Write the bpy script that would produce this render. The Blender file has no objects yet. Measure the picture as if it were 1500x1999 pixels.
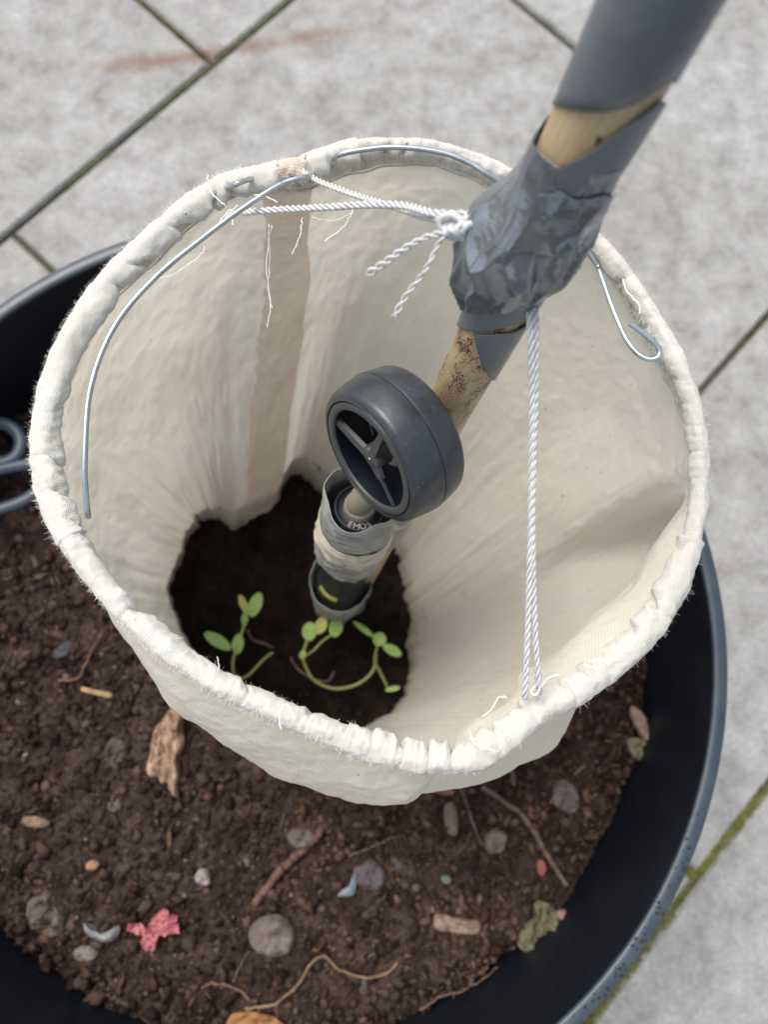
import bpy, bmesh, math, random
import numpy as np
from mathutils import Matrix, Vector, noise as mn
rnd = random.Random(7)
scn = bpy.context.scene
col = scn.collection
R = math.radians
# ------------------------------------------------------------ camera, world, sun, exposure
F = 1444.0                       # focal length in photograph pixels (1500 x 1999)
H = 0.86                         # camera height above the patio
NAD = (670.0, 1290.0)            # where straight down falls in the photograph
_u = -np.array([(NAD[0]-750)/F, -(NAD[1]-1000)/F, -1.0]); _u /= np.linalg.norm(_u)
_y = np.array([0, 1.0, 0]); _y -= _u*(_u@_y); _y /= np.linalg.norm(_y)
B = np.array([np.cross(_y, _u), _y, _u])
CAM = np.array([0, 0, H])
cd = bpy.data.cameras.new('camera'); cam = bpy.data.objects.new('camera', cd); col.objects.link(cam)
M4 = Matrix([list(B[i])+[float(CAM[i])] for i in range(3)]+[[0, 0, 0, 1]])
cam.matrix_world = M4
cd.sensor_fit = 'VERTICAL'; cd.sensor_height = 36; cd.sensor_width = 27; cd.lens = 36*F/1999
cd.clip_start = 0.01; cd.clip_end = 200
cd.dof.use_dof = True; cd.dof.focus_distance = 0.335; cd.dof.aperture_fstop = 6.5
scn.camera = cam
w = bpy.data.worlds.new('World'); scn.world = w; w.use_nodes = True
nt = w.node_tree; bg = nt.nodes['Background']
sky = nt.nodes.new('ShaderNodeTexSky'); sky.sky_type = 'NISHITA'; sky.sun_disc = False
SUN_EL, SUN_AZ = 60, 318
sky.sun_elevation = R(SUN_EL); sky.sun_rotation = R(SUN_AZ); sky.dust_density = 4; sky.air_density = 1.0
hs_ = nt.nodes.new('ShaderNodeHueSaturation'); hs_.inputs['Saturation'].default_value = 0.58
nt.links.new(sky.outputs[0], hs_.inputs['Color']); nt.links.new(hs_.outputs[0], bg.inputs['Color'])
bg.inputs['Strength'].default_value = 0.15
sd = bpy.data.lights.new('sun', 'SUN'); sd.energy = 1.25; sd.angle = R(28); sd.color = (1, 0.975, 0.93)
so = bpy.data.objects.new('sun', sd); col.objects.link(so)
az = R(SUN_AZ); el = R(SUN_EL)
sdir = Vector((math.sin(az)*math.cos(el), math.cos(az)*math.cos(el), math.sin(el)))
so.rotation_euler = sdir.to_track_quat('Z', 'Y').to_euler()
vs = scn.view_settings; vs.view_transform = 'Standard'; vs.look = 'None'; vs.gamma = 1; vs.exposure = 0.64
# ------------------------------------------------------------ helpers
def ray(px, py):
    return B @ np.array([(px-750)/F, -(py-1000)/F, -1.0])
def W(px, py, d):                # point under a pixel, d metres below the camera
    v = ray(px, py); return CAM + v*(d/-v[2])
def WC(px, py, c):               # point under a pixel, c metres in front of the lens
    return CAM + ray(px, py)*c
def proj(p):
    c = B.T @ (np.array(p)-CAM); return 750+F*c[0]/-c[2], 1000-F*c[1]/-c[2], -c[2]
def catmull(P, n, closed=False):
    P = np.asarray(P, float); k = len(P)
    m = k if closed else k-1
    t = np.linspace(0, m, n, endpoint=not closed); i = np.minimum(t.astype(int), m-1); f = (t-i)
    f = f.reshape((-1,)+(1,)*(P.ndim-1))
    g = (lambda j: P[j % k]) if closed else (lambda j: P[np.clip(j, 0, k-1)])
    a, b, c, d = g(i-1), g(i), g(i+1), g(i+2)
    return 0.5*((2*b)+(c-a)*f+(2*a-5*b+4*c-d)*f*f+(3*b-a-3*c+d)*f**3)
def tag(o, label=None, cat=None, group=None, kind=None):
    if label: o['label'] = label
    if cat: o['category'] = cat
    if group: o['group'] = group
    if kind: o['kind'] = kind
    return o
def empty(name, loc):
    o = bpy.data.objects.new(name, None); col.objects.link(o); o.location = Vector(loc); o.empty_display_size = .01
    return o
def obj(name, V, Fc, mat, parent=None, smooth=True, uv=None, colr=None):
    V = np.asarray(V, float)
    if parent is not None: V = V-np.array(parent.location)
    elif len(V):
        pass
    me = bpy.data.meshes.new(name); me.from_pydata([tuple(v) for v in V], [], [tuple(map(int, f)) for f in Fc])
    if smooth: me.polygons.foreach_set('use_smooth', [True]*len(me.polygons))
    if uv is not None:
        l = me.uv_layers.new(name='UVMap'); idx = np.zeros(len(me.loops), int); me.loops.foreach_get('vertex_index', idx)
        l.data.foreach_set('uv', np.asarray(uv, float)[idx].ravel())
    if colr is not None:
        a = me.color_attributes.new('Col', 'FLOAT_COLOR', 'POINT')
        a.data.foreach_set('color', np.c_[np.asarray(colr, float), np.ones(len(V))].ravel())
    me.update(); o = bpy.data.objects.new(name, me); col.objects.link(o); me.materials.append(mat)
    if parent is not None: o.parent = parent
    return o
def gridfaces(nu, nv, cu=False, cv=False, mask=None):
    f = []
    for i in range(nu if cu else nu-1):
        i2 = (i+1) % nu
        for j in range(nv if cv else nv-1):
            if mask is not None and not mask(i, j): continue
            j2 = (j+1) % nv; f.append((i*nv+j, i2*nv+j, i2*nv+j2, i*nv+j2))
    return f
def sweep(P, rad, ns=8, cap=True, flat=1.0):
    P = np.asarray(P, float); n = len(P)
    if np.isscalar(rad): rad = np.full(n, rad)
    T = np.gradient(P, axis=0); T /= np.linalg.norm(T, axis=1)[:, None]+1e-12
    N = np.zeros_like(P); a = np.cross(T[0], [0.3, 0.2, 1.0]); N[0] = a/np.linalg.norm(a)
    for i in range(1, n):
        a = N[i-1]-T[i]*(N[i-1]@T[i]); N[i] = a/np.linalg.norm(a)
    Bn = np.cross(T, N); th = np.arange(ns)*2*math.pi/ns
    V = P[:, None]+rad[:, None, None]*(np.cos(th)[None, :, None]*N[:, None]+flat*np.sin(th)[None, :, None]*Bn[:, None])
    Fc = gridfaces(n, ns, cv=True)
    if cap: Fc += [tuple(range(ns))[::-1], tuple((n-1)*ns+k for k in range(ns))]
    return V.reshape(-1, 3), Fc, (T, N, Bn)
class MB:
    def __init__(s): s.V = []; s.F = []; s.C = []; s.n = 0
    def add(s, V, Fc, c=None):
        V = np.asarray(V, float); s.V.append(V); s.F += [tuple(i+s.n for i in f) for f in Fc]; s.n += len(V)
        if c is not None: s.C.append(np.tile(c, (len(V), 1)) if np.ndim(c) == 1 else c)
    def build(s, name, mat, parent=None, **k):
        return obj(name, np.concatenate(s.V), s.F, mat, parent, colr=np.concatenate(s.C) if s.C else None, **k)
def N3(x, y, z, oct=3):
    return mn.fractal(Vector((x, y, z)), 0.6, 2.1, oct)
# ------------------------------------------------------------ materials
def mat(name, c=(.5, .5, .5), rough=.6, metal=0, c2=None, nscale=40, ndet=6, lo=.35, hi=.65, bump=0, bscale=200, bdist=.001, spec=.5, coord='Object', stretch=None, coat=0):
    m = bpy.data.materials.new(name); m.use_nodes = True; t = m.node_tree; n = t.nodes; L = t.links
    p = n['Principled BSDF']; p.inputs['Base Color'].default_value = (*c, 1); p.inputs['Roughness'].default_value = rough
    p.inputs['Metallic'].default_value = metal; p.inputs['Specular IOR Level'].default_value = spec
    if coat: p.inputs['Coat Weight'].default_value = coat; p.inputs['Coat Roughness'].default_value = .15
    tc = n.new('ShaderNodeTexCoord'); src = tc.outputs[coord]
    if stretch:
        mp = n.new('ShaderNodeMapping'); mp.inputs['Scale'].default_value = stretch; L.new(src, mp.inputs[0]); src = mp.outputs[0]
    m['src'] = 0
    if c2 is not None:
        nz = n.new('ShaderNodeTexNoise'); nz.inputs['Scale'].default_value = nscale; nz.inputs['Detail'].default_value = ndet; nz.inputs['Roughness'].default_value = .65
        L.new(src, nz.inputs['Vector']); cr = n.new('ShaderNodeValToRGB'); cr.color_ramp.elements[0].position = lo; cr.color_ramp.elements[1].position = hi
        cr.color_ramp.elements[0].color = (*c, 1); cr.color_ramp.elements[1].color = (*c2, 1)
        L.new(nz.outputs[0], cr.inputs[0]); L.new(cr.outputs[0], p.inputs['Base Color'])
    if bump:
        nb = n.new('ShaderNodeTexNoise'); nb.inputs['Scale'].default_value = bscale; nb.inputs['Detail'].default_value = 5; L.new(src, nb.inputs['Vector'])
        b = n.new('ShaderNodeBump'); b.inputs['Strength'].default_value = bump; b.inputs['Distance'].default_value = bdist
        L.new(nb.outputs[0], b.inputs['Height']); L.new(b.outputs[0], p.inputs['Normal'])
    return m
class NB:                        # small node-building helper
    def __init__(s, m): s.t = m.node_tree; s.n = s.t.nodes; s.L = s.t.links; s.p = s.n.get('Principled BSDF')
    def math(s, op, a, b=None, c=None):
        q = s.n.new('ShaderNodeMath'); q.operation = op
        for i, v in enumerate((a, b, c)):
            if v is None: continue
            if isinstance(v, (int, float)): q.inputs[i].default_value = v
            else: s.L.new(v, q.inputs[i])
        return q.outputs[0]
    def noise(s, vec, scale, det=4, rough=.6):
        q = s.n.new('ShaderNodeTexNoise'); q.inputs['Scale'].default_value = scale; q.inputs['Detail'].default_value = det; q.inputs['Roughness'].default_value = rough
        if vec is not None: s.L.new(vec, q.inputs['Vector'])
        return q.outputs[0]
    def ramp(s, f, stops):
        q = s.n.new('ShaderNodeValToRGB'); e = q.color_ramp.elements
        while len(e) < len(stops): e.new(.5)
        for i, (p_, c_) in enumerate(stops):
            e[i].position = p_; e[i].color = (*c_, 1) if len(c_) == 3 else c_
        s.L.new(f, q.inputs[0]); return q.outputs[0]
    def mix(s, f, a, b, mode='MIX'):
        q = s.n.new('ShaderNodeMix'); q.data_type = 'RGBA'; q.blend_type = mode
        for i, v in ((0, f), (6, a), (7, b)):
            if isinstance(v, (int, float)): q.inputs[i].default_value = v
            elif isinstance(v, tuple): q.inputs[i].default_value = (*v, 1)
            else: s.L.new(v, q.inputs[i])
        return q.outputs[2]
    def maprange(s, v, a, b, c=0, d=1):
        q = s.n.new('ShaderNodeMapRange'); s.L.new(v, q.inputs[0])
        for i, x in enumerate((a, b, c, d)): q.inputs[i+1].default_value = x
        return q.outputs[0]
    def mapping(s, vec, scale=(1, 1, 1), rot=(0, 0, 0)):
        q = s.n.new('ShaderNodeMapping'); q.inputs['Scale'].default_value = scale; q.inputs['Rotation'].default_value = rot; s.L.new(vec, q.inputs[0]); return q.outputs[0]
    def coord(s, k='Object'):
        return s.n.new('ShaderNodeTexCoord').outputs[k]
    def bump(s, h, strength, dist, prev=None):
        q = s.n.new('ShaderNodeBump'); q.inputs['Strength'].default_value = strength; q.inputs['Distance'].default_value = dist
        s.L.new(h, q.inputs['Height'])
        if prev is not None: s.L.new(prev, q.inputs['Normal'])
        return q.outputs[0]
def fabric(name, c, c2, pitch=.00115, pore=.35, transl=.3, stain=None, wrk=.5, dirt=False):
    m = bpy.data.materials.new(name); m.use_nodes = True; g = NB(m); n = g.n
    uv = g.coord('UV'); sp = n.new('ShaderNodeSeparateXYZ'); g.L.new(uv, sp.inputs[0])
    k = 2*math.pi/pitch
    ob = g.coord('Object')
    wob = g.math('MULTIPLY', g.math('SUBTRACT', g.noise(ob, 60, 2), .5), 9.0)
    a = g.math('ADD', g.math('MULTIPLY', sp.outputs[0], k), wob); b = g.math('MULTIPLY', sp.outputs[1], k*.9)
    h1 = g.math('COSINE', g.math('ADD', a, 0.0)); h2 = g.math('COSINE', g.math('ADD', g.math('MULTIPLY', a, .5), b)); h3 = g.math('COSINE', g.math('SUBTRACT', g.math('MULTIPLY', a, .5), b))
    s_ = g.math('ADD', g.math('ADD', h1, h2), h3)          # -1.5 .. 3
    por = g.maprange(s_, .9, 2.4)
    big = g.ramp(g.noise(ob, 14, 5), [(.35, c), (.7, c2)])
    c3 = g.mix(g.maprange(g.noise(ob, 55, 5, .7), .62, .78, 0, .35), big, (.50, .40, .27))
    if stain:
        c3 = g.mix(g.maprange(g.noise(ob, 30, 6, .7), .5, .72, 0, .8), c3, stain)
    speck = g.maprange(g.noise(ob, 420, 2, .5), .745, .77)
    c3 = g.mix(speck, c3, (.10, .07, .05))
    if dirt:
        so_ = n.new('ShaderNodeSeparateXYZ'); g.L.new(ob, so_.inputs[0])
        dz = g.maprange(g.math('ADD', so_.outputs[2], g.math('MULTIPLY', g.math('SUBTRACT', g.noise(ob, 35, 6, .7), .5), .035)), -.004, -.024, 0, .8)
        c3 = g.mix(g.math('MULTIPLY', dz, g.maprange(g.noise(ob, 300, 4, .8), .3, .6, .15, 1)), c3, (.10, .075, .06))
    colr = g.mix(g.math('MULTIPLY', por, pore), c3, (.30, .26, .19))
    nb = g.bump(s_, .35, -.00025); nb = g.bump(g.noise(ob, 160, 4), wrk, .0012, nb); nb = g.bump(g.noise(ob, 38, 3), wrk, .004, nb)
    g.p.inputs['Roughness'].default_value = .95; g.p.inputs['Specular IOR Level'].default_value = .12
    g.p.inputs['Sheen Weight'].default_value = .15
    g.L.new(colr, g.p.inputs['Base Color']); g.L.new(nb, g.p.inputs['Normal'])
    tr = n.new('ShaderNodeBsdfTranslucent'); g.L.new(colr, tr.inputs[0])
    mx = n.new('ShaderNodeMixShader'); mx.inputs[0].default_value = transl
    g.L.new(g.p.outputs[0], mx.inputs[1]); g.L.new(tr.outputs[0], mx.inputs[2]); g.L.new(mx.outputs[0], n['Material Output'].inputs[0])
    return m
M = {}
M['cloth'] = fabric('muslin', (.83, .78, .645), (.865, .825, .71), pore=.28, wrk=.55, transl=.45, dirt=True)
M['hem'] = fabric('muslin hem', (.745, .72, .645), (.79, .775, .715), pitch=.00105, pore=.42, wrk=.7, transl=.2)
M['seam'] = fabric('muslin seam', (.86, .77, .65), (.88, .81, .71), pore=.15, stain=(.74, .61, .48), transl=.4, wrk=1.0)
M['seam2'] = fabric('muslin seam end', (.78, .68, .57), (.82, .76, .66), pore=.3, stain=(.60, .46, .36), transl=.2, wrk=.9)
M['thread'] = mat('cotton thread', (.82, .80, .74), .9)
M['fuzz'] = mat('cotton fuzz', (.85, .82, .76), .9)
M['cord'] = mat('white cord', (.62, .62, .61), .3, c2=(.50, .50, .49), nscale=300, bump=.3, bscale=900, bdist=.0003)
M['wire'] = mat('galvanised wire', (.42, .48, .50), .32, metal=.85, c2=(.55, .60, .62), nscale=120, bump=.15, bscale=300)
# paving
def paving_mat():
    m = bpy.data.materials.new('concrete slab'); m.use_nodes = True; g = NB(m); ob = g.coord()
    a = g.ramp(g.noise(ob, 24, 10, .8), [(.3, (.205, .200, .190)), (.48, (.335, .33, .312)), (.70, (.43, .425, .405))])
    f = g.ramp(g.noise(ob, 240, 8, .85), [(.33, (.40, .40, .40)), (.58, (1.08, 1.08, 1.06))])
    pr = g.maprange(g.noise(ob, 330, 2, .5), .66, .72)
    c = g.mix(.8, a, f, 'MULTIPLY'); c = g.mix(g.math('MULTIPLY', pr, .55), c, (.12, .11, .10))
    v = g.ramp(g.noise(ob, 6, 6, .7), [(.36, (.80, .79, .78)), (.62, (1.10, 1.10, 1.12))])
    c = g.mix(.8, c, v, 'MULTIPLY')
    # rust streak, running across the joint
    p0, p1 = W(50, 142, H), W(800, 56, H)
    d = (p1-p0)[:2]; ln = float(np.hypot(*d)); ang = math.atan2(d[1], d[0])
    sp = g.n.new('ShaderNodeSeparateXYZ'); g.L.new(ob, sp.inputs[0])
    X = g.math('SUBTRACT', sp.outputs[0], float(p0[0])); Y = g.math('SUBTRACT', sp.outputs[1], float(p0[1]))
    s = g.math('ADD', g.math('MULTIPLY', X, math.cos(ang)/ln), g.math('MULTIPLY', Y, math.sin(ang)/ln))
    t = g.math('ADD', g.math('MULTIPLY', X, -math.sin(ang)), g.math('MULTIPLY', Y, math.cos(ang)))
    t = g.math('SUBTRACT', t, g.math('MULTIPLY', g.math('SINE', g.math('MULTIPLY', s, 5.5)), -.006))
    t = g.math('ADD', t, g.math('MULTIPLY', g.math('SUBTRACT', g.noise(ob, 40, 5, .7), .5), .035))
    band = g.maprange(g.math('ABSOLUTE', t), .003, .016, 1, 0)
    along = g.math('MULTIPLY', g.maprange(s, 0, .30), g.maprange(s, 1.0, .70))
    brk = g.maprange(g.noise(ob, 22, 5, .7), .33, .6, .25, 1)
    k = g.math('MULTIPLY', g.math('MULTIPLY', g.math('MULTIPLY', band, along), brk), .92)
    c = g.mix(k, c, (.20, .125, .09))
    g.L.new(c, g.p.inputs['Base Color']); g.p.inputs['Roughness'].default_value = .85
    nb = g.bump(g.noise(ob, 130, 8, .75), .5, .002); g.L.new(nb, g.p.inputs['Normal'])
    return m
M['slab'] = paving_mat()
M['joint'] = mat('joint grit', (.045, .042, .028), .95, c2=(.10, .09, .055), nscale=200, bump=.8, bscale=300, bdist=.003)
M['moss'] = mat('moss', (.085, .092, .018), .95, c2=(.19, .195, .045), nscale=90, bump=1, bscale=500, bdist=.002)
def soil_mat(name, dark=1.0):
    m = bpy.data.materials.new(name); m.use_nodes = True; g = NB(m); ob = g.coord()
    a = g.n.new('ShaderNodeVertexColor'); a.layer_name = 'Col'
    nz = g.ramp(g.noise(ob, 260, 6, .75), [(.3, (.45, .42, .4)), (.7, (1.25, 1.2, 1.2))])
    c = g.mix(1.0, a.outputs[0], nz, 'MULTIPLY')
    g.L.new(c, g.p.inputs['Base Color']); g.p.inputs['Roughness'].default_value = .95; g.p.inputs['Specular IOR Level'].default_value = .18
    g.L.new(g.bump(g.noise(ob, 500, 5, .7), .8, .0015), g.p.inputs['Normal'])
    return m
M['soil'] = soil_mat('potting soil')
M['pot'] = mat('black pot plastic', (.0035, .006, .011), .45, bump=.2, bscale=300, bdist=.0006, c2=(.009, .012, .018), nscale=16, ndet=9, lo=.45, hi=.75)
M['potrim'] = mat('pot lip sky sheen', (.034, .047, .060), .36, c2=(.052, .068, .083), nscale=60, bump=.25, bscale=600, bdist=.0004)  # sky reflection on the black lip, painted in as blue grey
M['drop'] = mat('wet grit', (.02, .02, .02), .1)
def tape_mat(name, rough, c1, c2, metal=.25, scratch=.25):
    m = bpy.data.materials.new(name); m.use_nodes = True; g = NB(m); ob = g.coord()
    c = g.ramp(g.noise(ob, 45, 5), [(.35, c1), (.65, c2)])
    g.L.new(c, g.p.inputs['Base Color']); g.p.inputs['Roughness'].default_value = rough; g.p.inputs['Metallic'].default_value = metal
    nb = g.bump(g.noise(ob, 110, 4), scratch, .002); nb = g.bump(g.noise(ob, 700, 3), .15, .0002, nb)
    g.L.new(nb, g.p.inputs['Normal']); return m
M['tape'] = tape_mat('grey duct tape', .30, (.115, .132, .146), (.15, .168, .184))
M['tapecr'] = tape_mat('creased duct tape', .13, (.16, .18, .20), (.26, .28, .30), .6, .35)
M['tapeold'] = tape_mat('dull duct tape', .33, (.20, .215, .215), (.33, .34, .335), .1, .6)
M['tapeband'] = mat('cream tape', (.45, .43, .35), .7, c2=(.55, .53, .45), nscale=80)
def cane_mat():
    m = bpy.data.materials.new('bamboo'); m.use_nodes = True; g = NB(m); uv = g.coord('UV')
    st = g.mapping(uv, (220, 22, 1))
    c = g.ramp(g.noise(st, 3, 5), [(.3, (.36, .26, .13)), (.7, (.47, .37, .225))])
    sp = g.n.new('ShaderNodeSeparateXYZ'); g.L.new(uv, sp.inputs[0])
    low = g.maprange(sp.outputs[1], CANE_SPOT[0], CANE_SPOT[1])           # the speckled stretch of the culm
    fl = g.noise(g.mapping(uv, (1700, 800, 1)), 1, 3, .6); big = g.noise(g.mapping(uv, (160, 90, 1)), 1, 4, .6)
    th = g.math('ADD', g.math('MULTIPLY', big, .55), g.math('MULTIPLY', fl, .6))
    hi_ = g.maprange(sp.outputs[1], CANE_SPOT[2], CANE_SPOT[3], 1, 0); lo = g.math('MULTIPLY', g.maprange(th, .59, .635), hi_)
    c = g.mix(g.math('MULTIPLY', lo, low), c, (.07, .035, .025))
    rare = g.maprange(g.noise(g.mapping(uv, (110, 90, 1)), 1, 2), .685, .72)
    c = g.mix(rare, c, (.09, .055, .025))
    g.L.new(c, g.p.inputs['Base Color']); g.p.inputs['Roughness'].default_value = .42
    g.L.new(g.bump(g.noise(st, 6, 4), .25, .0008), g.p.inputs['Normal']); return m
M['wheel'] = mat('dark grey wheel plastic', (.025, .030, .034), .33, c2=(.031, .037, .042), nscale=200, bump=.25, bscale=1200, bdist=.00025)
def dusty(m, col=(.30, .31, .31)):
    g = NB(m); bc = g.p.inputs['Base Color'].links[0].from_socket if g.p.inputs['Base Color'].links else tuple(g.p.inputs['Base Color'].default_value)[:3]
    ob = g.coord(); k = g.math('MULTIPLY', g.maprange(g.noise(ob, 700, 2, .5), .70, .76), .8); k2 = g.math('MULTIPLY', g.maprange(g.noise(ob, 60, 8, .8), .5, .75), .22)
    g.L.new(g.mix(g.math('MAXIMUM', k, k2), bc, col), g.p.inputs['Base Color'])
dusty(M['wheel'], (.20, .21, .22)); dusty(M['pot'], (.022, .022, .024))
M['wheelface'] = mat('wheel face plastic', (.050, .051, .049), .45, bump=.2, bscale=1200, bdist=.0002)
M['wheelshade'] = mat('wheel plastic hollow shade', (.006, .009, .014), .35)  # wheel plastic darkened to paint the shade in its hollow and groove
M['black'] = mat('black sensor plastic', (.018, .026, .036), .4, bump=.1, bscale=300)
M['lettering'] = mat('grey lettering', (.40, .41, .38), .5)
M['capmetal'] = mat('dull cap', (.42, .38, .30), .4, metal=.3)
M['yellow'] = mat('yellow plug', (.30, .31, .07), .5)
M['leaf'] = mat('seedling leaf', (.22, .37, .09), .5, c2=(.36, .50, .16), nscale=150, bump=.3, bscale=400)
M['leafy'] = mat('yellowing leaf', (.36, .38, .10), .5, c2=(.48, .46, .14), nscale=150)
M['stem'] = mat('green stem', (.27, .34, .10), .5, c2=(.36, .38, .14), nscale=120)
M['stemp'] = mat('purple stem', (.16, .09, .10), .5, c2=(.22, .14, .12), nscale=120)
M['scissor'] = mat('grey blue plastic', (.045, .062, .085), .45)
M['steel'] = mat('blade steel', (.4, .4, .4), .3, metal=1)
def var_mat(name, stops, rough=.8):
    m = bpy.data.materials.new(name); m.use_nodes = True; g = NB(m); ob = g.coord()
    oi = g.n.new('ShaderNodeObjectInfo'); c = g.ramp(oi.outputs['Random'], stops)
    nz = g.ramp(g.noise(ob, 350, 6, .7), [(.3, (.5, .5, .5)), (.7, (1.2, 1.2, 1.2))])
    g.L.new(g.mix(1.0, c, nz, 'MULTIPLY'), g.p.inputs['Base Color']); g.p.inputs['Roughness'].default_value = rough
    g.L.new(g.bump(g.noise(ob, 600, 5, .7), .7, .001), g.p.inputs['Normal']); return m
M['pebble'] = var_mat('pebble', [(0, (.075, .055, .048)), (.3, (.12, .09, .08)), (.55, (.16, .12, .105)), (.75, (.20, .15, .12)), (.9, (.10, .095, .10)), (1, (.26, .17, .12))])
M['chip'] = var_mat('wood chip', [(0, (.10, .055, .035)), (.3, (.17, .10, .06)), (.6, (.24, .16, .09)), (.8, (.14, .06, .04)), (1, (.30, .22, .14))])
M['root'] = var_mat('root', [(0, (.10, .06, .045)), (.5, (.17, .10, .07)), (1, (.24, .15, .10))])
def stone_mat(n_, c, c2, rough=.8, b=.9):
    c = tuple(x*.7 for x in c)
    return mat(n_, c, rough, c2=tuple(x*.8 for x in c2), nscale=180, bump=b, bscale=400, bdist=.001)
# ------------------------------------------------------------ patio paving
D_POT, D_SOIL, D_IN, D_RIM = .50, .600, .618, .33
A0 = W(0, 488, H)[:2]; A1 = W(590, -4, H)[:2]
sA = (A1-A0)/np.linalg.norm(A1-A0); tA = np.array([sA[1], -sA[0]]); O = W(415, 125, H)[:2]
def st(px, py):
    q = W(px, py, H)[:2]-O; return q@sA, q@tA
def xy(s, t): return O+sA*s+tA*t
tB = (st(1370, 755)[1]+st(1500, 625)[1])/2; tC = (st(1345, 1715)[1]+st(1500, 1545)[1]+st(1160, 1999)[1])/3
s3 = (st(30, 465)[0]+st(90, 515)[0])/2; s2, t2 = st(1165, 140); s2 = (st(1010, 0)[0]+st(1115, 90)[0])/2
polys = [
 [(-1.6, -.75), (0, -.75), (0, 0), (-1.6, 0)], [(0, -.75), (.9, -.75), (.9, 0), (0, 0)], [(.9, -.75), (2.2, -.75), (2.2, 0), (.9, 0)],
 [(-1.6, -1.6), (-.35, -1.6), (-.35, -.75), (-1.6, -.75)], [(-.35, -1.6), (2.2, -1.6), (2.2, -.75), (-.35, -.75)],
 [(-1.6, 0), (s3, 0), (s3, tB), (-1.6, tB)],
 [(s3, 0), (s2, 0), (s2, t2), (s2+1.0, t2), (s2+1.0, tB), (s3, tB)], [(s2, 0), (s2+1.0, 0), (s2+1.0, t2), (s2, t2)], [(s2+1.0, 0), (2.2, 0), (2.2, tB), (s2+1.0, tB)],
 [(-1.6, tB), (-.35, tB), (-.35, tC), (-1.6, tC)], [(-.35, tB), (.95, tB), (.95, tC), (-.35, tC)], [(.95, tB), (2.2, tB), (2.2, tC), (.95, tC)],
 [(-1.6, tC), (-.1, tC), (-.1, tC+.9), (-1.6, tC+.9)], [(-.1, tC), (1.1, tC), (1.1, tC+.9), (-.1, tC+.9)], [(1.1, tC), (2.2, tC), (2.2, tC+.9), (1.1, tC+.9)]]
GAP = .0042
bm = bmesh.new()
for pl in polys:
    c = np.mean(pl, 0); pts = []
    for (s, t) in pl:                       # pull edges in by the half gap
        q = np.array([s, t]); n_ = np.array([0.0, 0.0])
        k = pl.index((s, t)); a = np.array(pl[k-1]); b = np.array(pl[(k+1) % len(pl)])
        e1 = (q-a)/np.linalg.norm(q-a); e2 = (b-q)/np.linalg.norm(b-q)
        n1 = np.array([-e1[1], e1[0]]); n2 = np.array([-e2[1], e2[0]])
        pts.append(q+(n1+n2)*GAP)
    vs_ = [bm.verts.new((*xy(*p), 0.0)) for p in pts]
    f = bm.faces.new(vs_)
    r = bmesh.ops.extrude_face_region(bm, geom=[f]); up = [v for v in r['geom'] if isinstance(v, bmesh.types.BMVert)]
    for v in up: v.co.z = -.035
bmesh.ops.recalc_face_normals(bm, faces=bm.faces)
ed = [e for e in bm.edges if all(abs(v.co.z) < 1e-6 for v in e.verts)]
bmesh.ops.bevel(bm, geom=ed, offset=.0025, segments=2, affect='EDGES')
me = bpy.data.meshes.new('paving'); bm.to_mesh(me); bm.free(); me.materials.append(M['slab'])
pv = bpy.data.objects.new('paving', me); col.objects.link(pv); tag(pv, kind='structure')
g_ = 40
tag(obj('ground', [(-g_, -g_, -.008), (g_, -g_, -.008), (g_, g_, -.008), (-g_, g_, -.008)], [(0, 1, 2, 3)], M['joint']), kind='structure')
# moss growing in the joints: small lumps
mb = MB(); ico = bmesh.new(); bmesh.ops.create_icosphere(ico, subdivisions=1, radius=1); IV = np.array([v.co[:] for v in ico.verts]); IF = [tuple(v.index for v in f.verts) for f in ico.faces]; ico.free()
ico = bmesh.new(); bmesh.ops.create_icosphere(ico, subdivisions=3, radius=1); IV3 = np.array([v.co[:] for v in ico.verts]); IF3 = [tuple(v.index for v in f.verts) for f in ico.faces]; ico.free()
def moss_line(p, q, dens, wid):
    p = np.array(p); q = np.array(q); L_ = np.linalg.norm(q-p)
    for _ in range(int(L_*dens)):
        f = rnd.random(); c = p+(q-p)*f; th = mn.noise(Vector((c[0]*9, c[1]*9, 3)))
        if th < -.15 and wid < .0065: continue
        c = c+np.array([rnd.gauss(0, 1), rnd.gauss(0, 1)])*wid*.4
        r_ = rnd.uniform(.0010, .0026)*(1+.6*th)
        V = IV*np.array([r_, r_, r_*.8])*(1+np.array([rnd.uniform(-.25, .25) for _ in IV])[:, None])+np.array([c[0], c[1], -.006+rnd.uniform(0, .004)])
        mb.add(V, IF)
M['moss2'] = mat('dull moss', (.065, .068, .022), .95, c2=(.13, .135, .045), nscale=90, bump=1, bscale=500, bdist=.002)
moss_line(xy(-.75, 0), xy(.3, 0), 2200, .003); moss_line(xy(0, 0), xy(0, -.4), 1500, .003); moss_line(xy(s3, 0), xy(s3, .2), 2600, .004)
moss_line(xy(.2, tB), xy(.9, tB), 500, .003)
tag(mb.build('moss', M['moss2']), 'dull brownish moss in the thin joints between the slabs', 'moss', kind='stuff'); mb = MB()
for a_, b_, wd in (((1140, 2030), (1345, 1715), .009), ((1345, 1715), (1520, 1525), .0075)):
    p_ = W(*a_, H)[:2]; q_ = W(*b_, H)[:2]
    moss_line(p_, q_, 9000, wd*1.35)
tag(mb.build('moss', M['moss']), 'bright olive moss in the wide joint at the lower right of the pot', 'moss', kind='stuff')
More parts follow.
